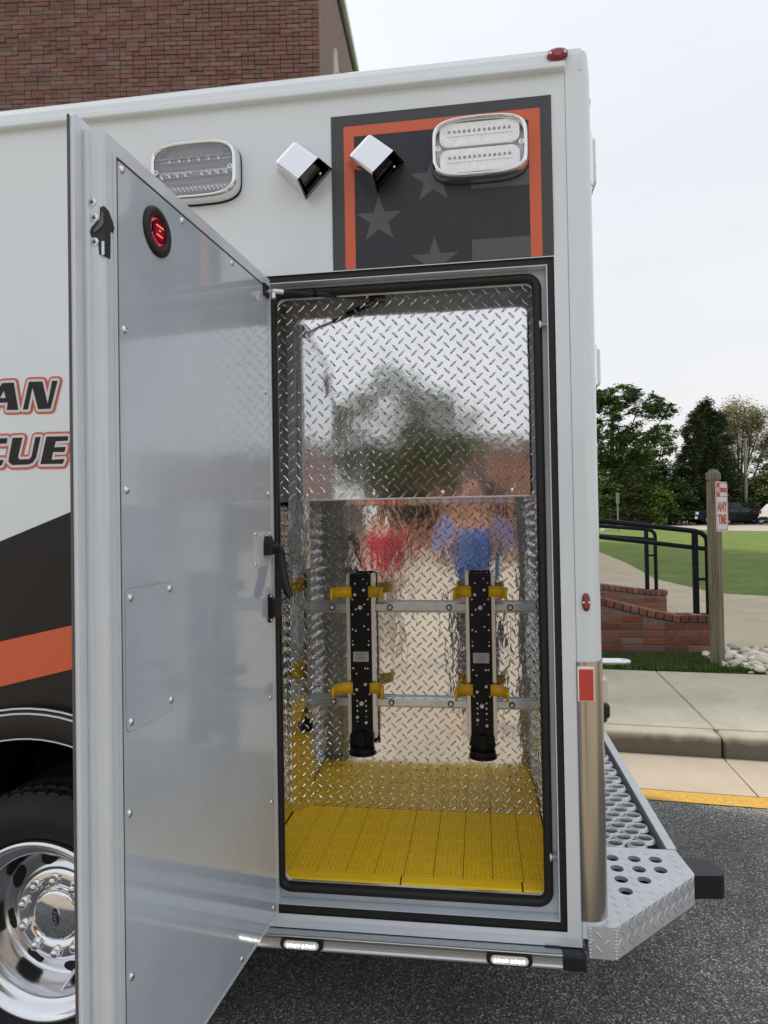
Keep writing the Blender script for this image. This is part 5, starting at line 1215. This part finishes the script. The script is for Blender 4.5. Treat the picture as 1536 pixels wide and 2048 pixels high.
# parked vehicles
GLS = mat('car_glass', (.012, .014, .018), .12)
def vehicle(name, label, x, y, z, ang, prof, glass, W, wheels, wr, paint, lights, extra=None, cat='car'):
    """profile in (u = length, v = height); u=0 is the nose"""
    t = thing(name, label, cat, (x, y, z))
    Mx = Matrix.Translation((x, y, z)) @ Matrix.Rotation(rad(ang), 4, 'Z')
    n = len(prof); mb = MB(); secs = [(-W/2+.06, .93), (-W/2, 1.0), (W/2, 1.0), (W/2-.06, .93)]
    cu = sum(p[0] for p in prof)/n
    beltz = max(p[1] for p in prof)*.58
    V = []
    for (yy_, s) in [(-W/2, 0), (W/2, 1)]:
        for p in prof:
            inset = max(0, (p[1]-beltz))*.28
            V.append((p[0], yy_+(inset if s == 0 else -inset), p[1]))
    mb.add(V, [(i, (i+1) % n, n+(i+1) % n, n+i) for i in range(n)])
    tri = tessellate_polygon([[Vector((p[0], p[1], 0)) for p in prof]])
    mb.add(V[:n], [tuple(q) for q in tri]); mb.add(V[n:], [tuple(q) for q in tri])
    part('body', mb, paint, t, Mx, bevel=.035, seg=2)
    for gp_ in glass:
        def TT(u, v, h):
            inset = max(0, (v-beltz))*.28; yb_ = -W/2+inset-.008; return (u, yb_ if h < .5 else -yb_, v)
        g_ = MB(); g_.sheet([gp_], lambda u, v: TT(u, v, 0)); g_.sheet([gp_], lambda u, v: TT(u, v, 1)); part('window', g_, GLS, t, Mx)
    for wx in wheels:
        for s in (-1, 1):
            wv = part('wheel', MB().lathe([(wr*.6, 0), (wr*.92, -.02), (wr, .03), (wr, .2), (wr*.9, .22)], 24, c=(wx, s*(W/2-.02) if s < 0 else W/2-.22, wr)), TYRE, t, Mx)
            part('rim', MB().lathe([(wr*.68, -.02), (wr*.62, -.045), (wr*.2, -.03), (.0001, -.04)], 10, c=(wx, s*(W/2-.0)+(-.0 if s < 0 else 0), wr), sm=False), mat('car_rim', (.62, .62, .64), .4, .4), wv, Mx)
            part('wheel_arch', MB().lathe([(wr*1.22, -.004), (wr*1.02, -.004), (wr*1.02, .1)], 20, c=(wx, s*W/2 if s < 0 else W/2-.1, wr*1.02), a0=rad(-5), a1=rad(185)), DARK, t, Mx)
    for nm, (u0, u1, z0_, z1_, v0, v1, m_) in lights: part(nm, MB().box(u0, u1, v0, v1, z0_, z1_).box(u0, u1, -v1, -v0, z0_, z1_), m_, t, Mx, bevel=.01)
    return t
HL = mat('headlamp', (.75, .76, .78), .12, .4, coat=1.); TL = mat('tail_lamp', (.30, .03, .02), .2, coat=1.); DKB = mat('navy_car_paint', (.008, .012, .022), .3, ior=1.3); BKC = mat('black_car_paint', (.006, .007, .011), .3, ior=1.3); WHC = mat('white_car_paint', (.70, .70, .68), .25, coat=1.); CHT = mat('car_chrome', (.7, .7, .7), .15, 1.)
vehicle('pickup_truck', 'dark pickup truck with chrome grille parked facing left behind the sign post', 18.55, 59.8, Z6+.02, -4, [(.05, .45), (0, .75), (.06, 1.12), (.25, 1.22), (1.35, 1.32), (2.05, 1.88), (3.6, 1.90), (3.95, 1.36), (5.75, 1.32), (5.8, .6), (5.7, .45)], [[(1.62, 1.36), (2.12, 1.80), (2.75, 1.82), (2.75, 1.36)], [(2.85, 1.36), (2.85, 1.82), (3.5, 1.82), (3.72, 1.36)]], 2.0, (1.05, 4.55), .40, DKB,
  [('headlamp', (-.03, .22, .86, 1.10, .62, 1.02, HL)), ('front_bumper', (-.10, .12, .48, .72, .0, 1.02, CHT)), ('grille', (-.04, .05, .78, 1.14, .0, .60, CHT)), ('fog_lamp', (-.12, -.04, .50, .62, .70, .86, HL)), ('mirror', (1.45, 1.62, 1.32, 1.55, .98, 1.16, BKC))], cat='pickup truck')
vehicle('dark_hatchback', 'black car parked just right of the sign post, nose to the right', 24.15, 58.4, Z6+.02, 176, [(.05, .30), (0, .55), (.10, .78), (1.0, .95), (1.75, 1.40), (3.2, 1.44), (4.0, 1.02), (4.3, .95), (4.35, .45), (4.25, .30)], [[(1.25, 1.0), (1.82, 1.34), (2.4, 1.37), (2.4, 1.0)], [(2.5, 1.0), (2.5, 1.37), (3.1, 1.36), (3.55, 1.02)]], 1.78, (.85, 3.45), .33, BKC,
  [('headlamp', (-.01, .3, .62, .76, .55, .85, HL)), ('tail_lamp', (4.2, 4.37, .72, .90, .5, .85, TL)), ('mirror', (1.5, 1.66, 1.0, 1.12, .88, 1.02, BKC))])
vehicle('white_suv', 'white suv at the right edge of the picture, rear end towards the black car', 26.9, 54.5, gz(54.5)+.02, 183, [(.05, .40), (0, .70), (.10, 1.02), (1.1, 1.15), (1.85, 1.68), (4.2, 1.70), (4.65, 1.15), (4.75, .60), (4.6, .40)], [[(1.45, 1.18), (1.95, 1.60), (2.7, 1.62), (2.7, 1.18)], [(2.8, 1.18), (2.8, 1.62), (3.5, 1.62), (3.5, 1.18)], [(3.6, 1.18), (3.6, 1.62), (4.1, 1.60), (4.35, 1.18)]], 1.95, (.95, 3.75), .38, WHC,
  [('headlamp', (-.01, .28, .80, .98, .6, .95, HL)), ('tail_lamp', (4.50, 4.72, .95, 1.16, .62, .95, TL)), ('rear_bumper', (4.60, 4.80, .42, .68, .0, .95, BLK)), ('fog_lamp', (4.78, 4.84, .60, .70, .70, .88, HL))], cat='suv')
t = thing('white_house', 'pale house glimpsed between the trees above the white suv', 'house', (40, 92, .8))
part('wall', MB().box(33, 42, 88, 96, .5, 4.6), mat('house_white', (.62, .62, .60), .7), t)
part('roof', MB().prism([[(32.6, 4.55), (42.4, 4.55), (37.5, 7.0)]], lambda u, v, h: (u, 87.5+h*9, v)), mat('house_roof', (.14, .14, .15), .8), t)
for x in (34.2, 36.6, 39.4): part('window', MB().box(x, x+.9, 87.95, 88.05, 1.8, 3.1), GLS, t)

# ================================================================ BEHIND THE CAMERA (seen only as reflections in the bright plate)
tree('shade_tree', 'broad green tree reflected in the polished upper plate', -3.2, -24, 0, 4.5, .35, [(-3.2, -24, 5.0, 3.3, 2.6, 2.3, 110), (-1.6, -24, 4.0, 1.8, 2, 1.6, 40), (-5.0, -24, 3.8, 1.8, 2, 1.6, 40)], 22, .30, LG1, 31, spread=.55)
t = thing('brick_school', 'low brick building reflected in the polished plate', 'building', (2, -34, 0))
part('wall', MB().box(-6, 26, -44, -34, 0, 5.6), mat('school_brick', (.26, .13, .085), .9, var=.1, vs=2), t)
part('roof', MB().box(-6.4, 26.4, -44.4, -33.6, 5.6, 6.0), mat('school_roof', (.30, .28, .26), .7), t)
for k in range(8):
    f = part('window', MB().box(-4.4+k*3.9, -2.6+k*3.9, -34.0, -33.94, 1.4, 3.6), GLS, t)
def person(name, label, x, y, ang, H, shirt, trousers, pose):
    t = thing(name, label, 'person', (x, y, 0)); Mx = Matrix.Translation((x, y, 0)) @ Matrix.Rotation(ang, 4, 'Z') @ Matrix.Scale(H/1.75, 4)
    def skin(nm, pts, edges, rad_, m_, root=0, lv=2):
        me = bpy.data.meshes.new(nm); me.from_pydata(pts, edges, []); me.materials.append(m_)
        o = bpy.data.objects.new(nm, me); link(o, t, Mx)
        md = o.modifiers.new('skin', 'SKIN'); md.use_smooth_shade = True
        for i, v in enumerate(me.skin_vertices[0].data): v.radius = rad_[i] if isinstance(rad_[i], tuple) else (rad_[i], rad_[i]); v.use_root = (i == root)
        s = o.modifiers.new('sub', 'SUBSURF'); s.levels = lv; s.render_levels = lv; return o
    SK = mat('skin', (.48, .26, .18), .5)
    # faces +y ; body one continuous figure
    if pose == 'phone': eL, hL = (-.26, .10, 1.14), (-.06, .33, 1.50); eR, hR = (.26, .10, 1.14), (.06, .33, 1.50)
    else: eL, hL = (-.27, -.02, 1.12), (-.25, .08, .88); eR, hR = (.27, -.02, 1.12), (.25, .08, .88)
    P = [(0, 0, .96), (0, 0, 1.12), (0, .01, 1.28), (0, 0, 1.43), (0, .01, 1.50), (0, .02, 1.58), (0, .03, 1.66), (0, .02, 1.72),
         (-.16, 0, 1.40), eL, hL, (.16, 0, 1.40), eR, hR,
         (-.09, 0, .90), (-.10, .015, .50), (-.11, -.01, .09), (-.12, .12, .035), (.09, 0, .90), (.10, .015, .50), (.11, -.01, .09), (.12, .12, .035)]
    E_ = [(0, 1), (1, 2), (2, 3), (3, 4), (4, 5), (5, 6), (6, 7), (3, 8), (8, 9), (9, 10), (3, 11), (11, 12), (12, 13), (0, 14), (14, 15), (15, 16), (16, 17), (0, 18), (18, 19), (19, 20), (20, 21)]
    Rr = [(.15, .11), (.14, .10), (.16, .11), (.13, .09), .052, (.075, .085), (.076, .09), (.055, .065), .062, .042, .030, .062, .042, .030, .085, .058, .040, .034, .085, .058, .040, .034]
    body = skin('body', P, E_, Rr, SK)
    Ps = [(0, 0, .92), (0, 0, 1.12), (0, .01, 1.28), (0, 0, 1.42), (-.16, 0, 1.40), tuple(Vector((-.16, 0, 1.40)).lerp(Vector(eL), .75)), (.16, 0, 1.40), tuple(Vector((.16, 0, 1.40)).lerp(Vector(eR), .75))]
    skin('shirt', Ps, [(0, 1), (1, 2), (2, 3), (3, 4), (4, 5), (3, 6), (6, 7)], [(.175, .13), (.162, .118), (.176, .125), (.142, .10), .076, .066, .076, .066], shirt)
    Pt = [(0, 0, .97), (-.09, 0, .88), (-.10, .015, .50), (-.11, -.01, .12), (.09, 0, .88), (.10, .015, .50), (.11, -.01, .12)]
    skin('trousers', Pt, [(0, 1), (1, 2), (2, 3), (0, 4), (4, 5), (5, 6)], [(.16, .12), .10, .075, .062, .10, .075, .062], trousers)
    hr_ = MB(); hr_.lathe([(.0001, .115), (.05, .105), (.082, .06), (.092, .0), (.085, -.05)], 18, c=(0, .005, 1.66), axis='z'); part('hair', hr_, mat('brown_hair', (.05, .03, .02), .6), t, Mx)
    fc = MB(); fc.lathe([(.012, 0), (.008, .02), (.0001, .026)], 8, c=(0, .105, 1.635))
    part('nose', fc, SK, t, Mx)
    for s in (-1, 1):
        part('eye', MB().lathe([(.011, 0), (.008, .006), (.0001, .009)], 10, c=(s*.030, .101, 1.665)), mat('eye_dark', (.03, .02, .02), .2), t, Mx)
        part('ear', MB().lathe([(.022, -.006), (.026, 0), (.0001, .008)], 10, c=(s*.082, .02, 1.645), axis='x'), SK, t, Mx)
        h_ = Vector(hL if s < 0 else hR)
        for k in range(4):
            up_ = Vector((0, 0, 1)) if pose == 'phone' else Vector((0, 0, -1)); a_0 = h_+Vector(((k-1.5)*.017, .015, 0))
            part('finger', MB().tube([a_0, a_0+up_*.045+Vector((0, .01, 0)), a_0+up_*(.075-.008*abs(k-1.5))+Vector((-s*.012, .0, 0))], [.010, .009, .006], 8), SK, t, Mx)
        part('thumb', MB().tube([h_, h_+Vector((-s*.03, .02, .02)), h_+Vector((-s*.04, .02, .045))], [.012, .010, .007], 8), SK, t, Mx)
    part('mouth', MB().box(-.022, .022, .098, .106, 1.598, 1.604), mat('lips', (.30, .11, .10), .5), t, Mx)
    return t
person('person', 'person in a blue shirt and dark trousers taking the picture, seen mirrored in the plate', -.03, -2.28, 0, 1.90, mat('blue_shirt', (.07, .15, .42), .8), mat('navy_trousers', (.02, .022, .04), .8), 'phone')
person('person', 'person in a red shirt standing further back, seen mirrored in the plate', -1.02, -4.3, rad(-10), 1.82, mat('red_shirt', (.50, .03, .06), .8), mat('tan_trousers', (.30, .25, .2), .8), 'stand')
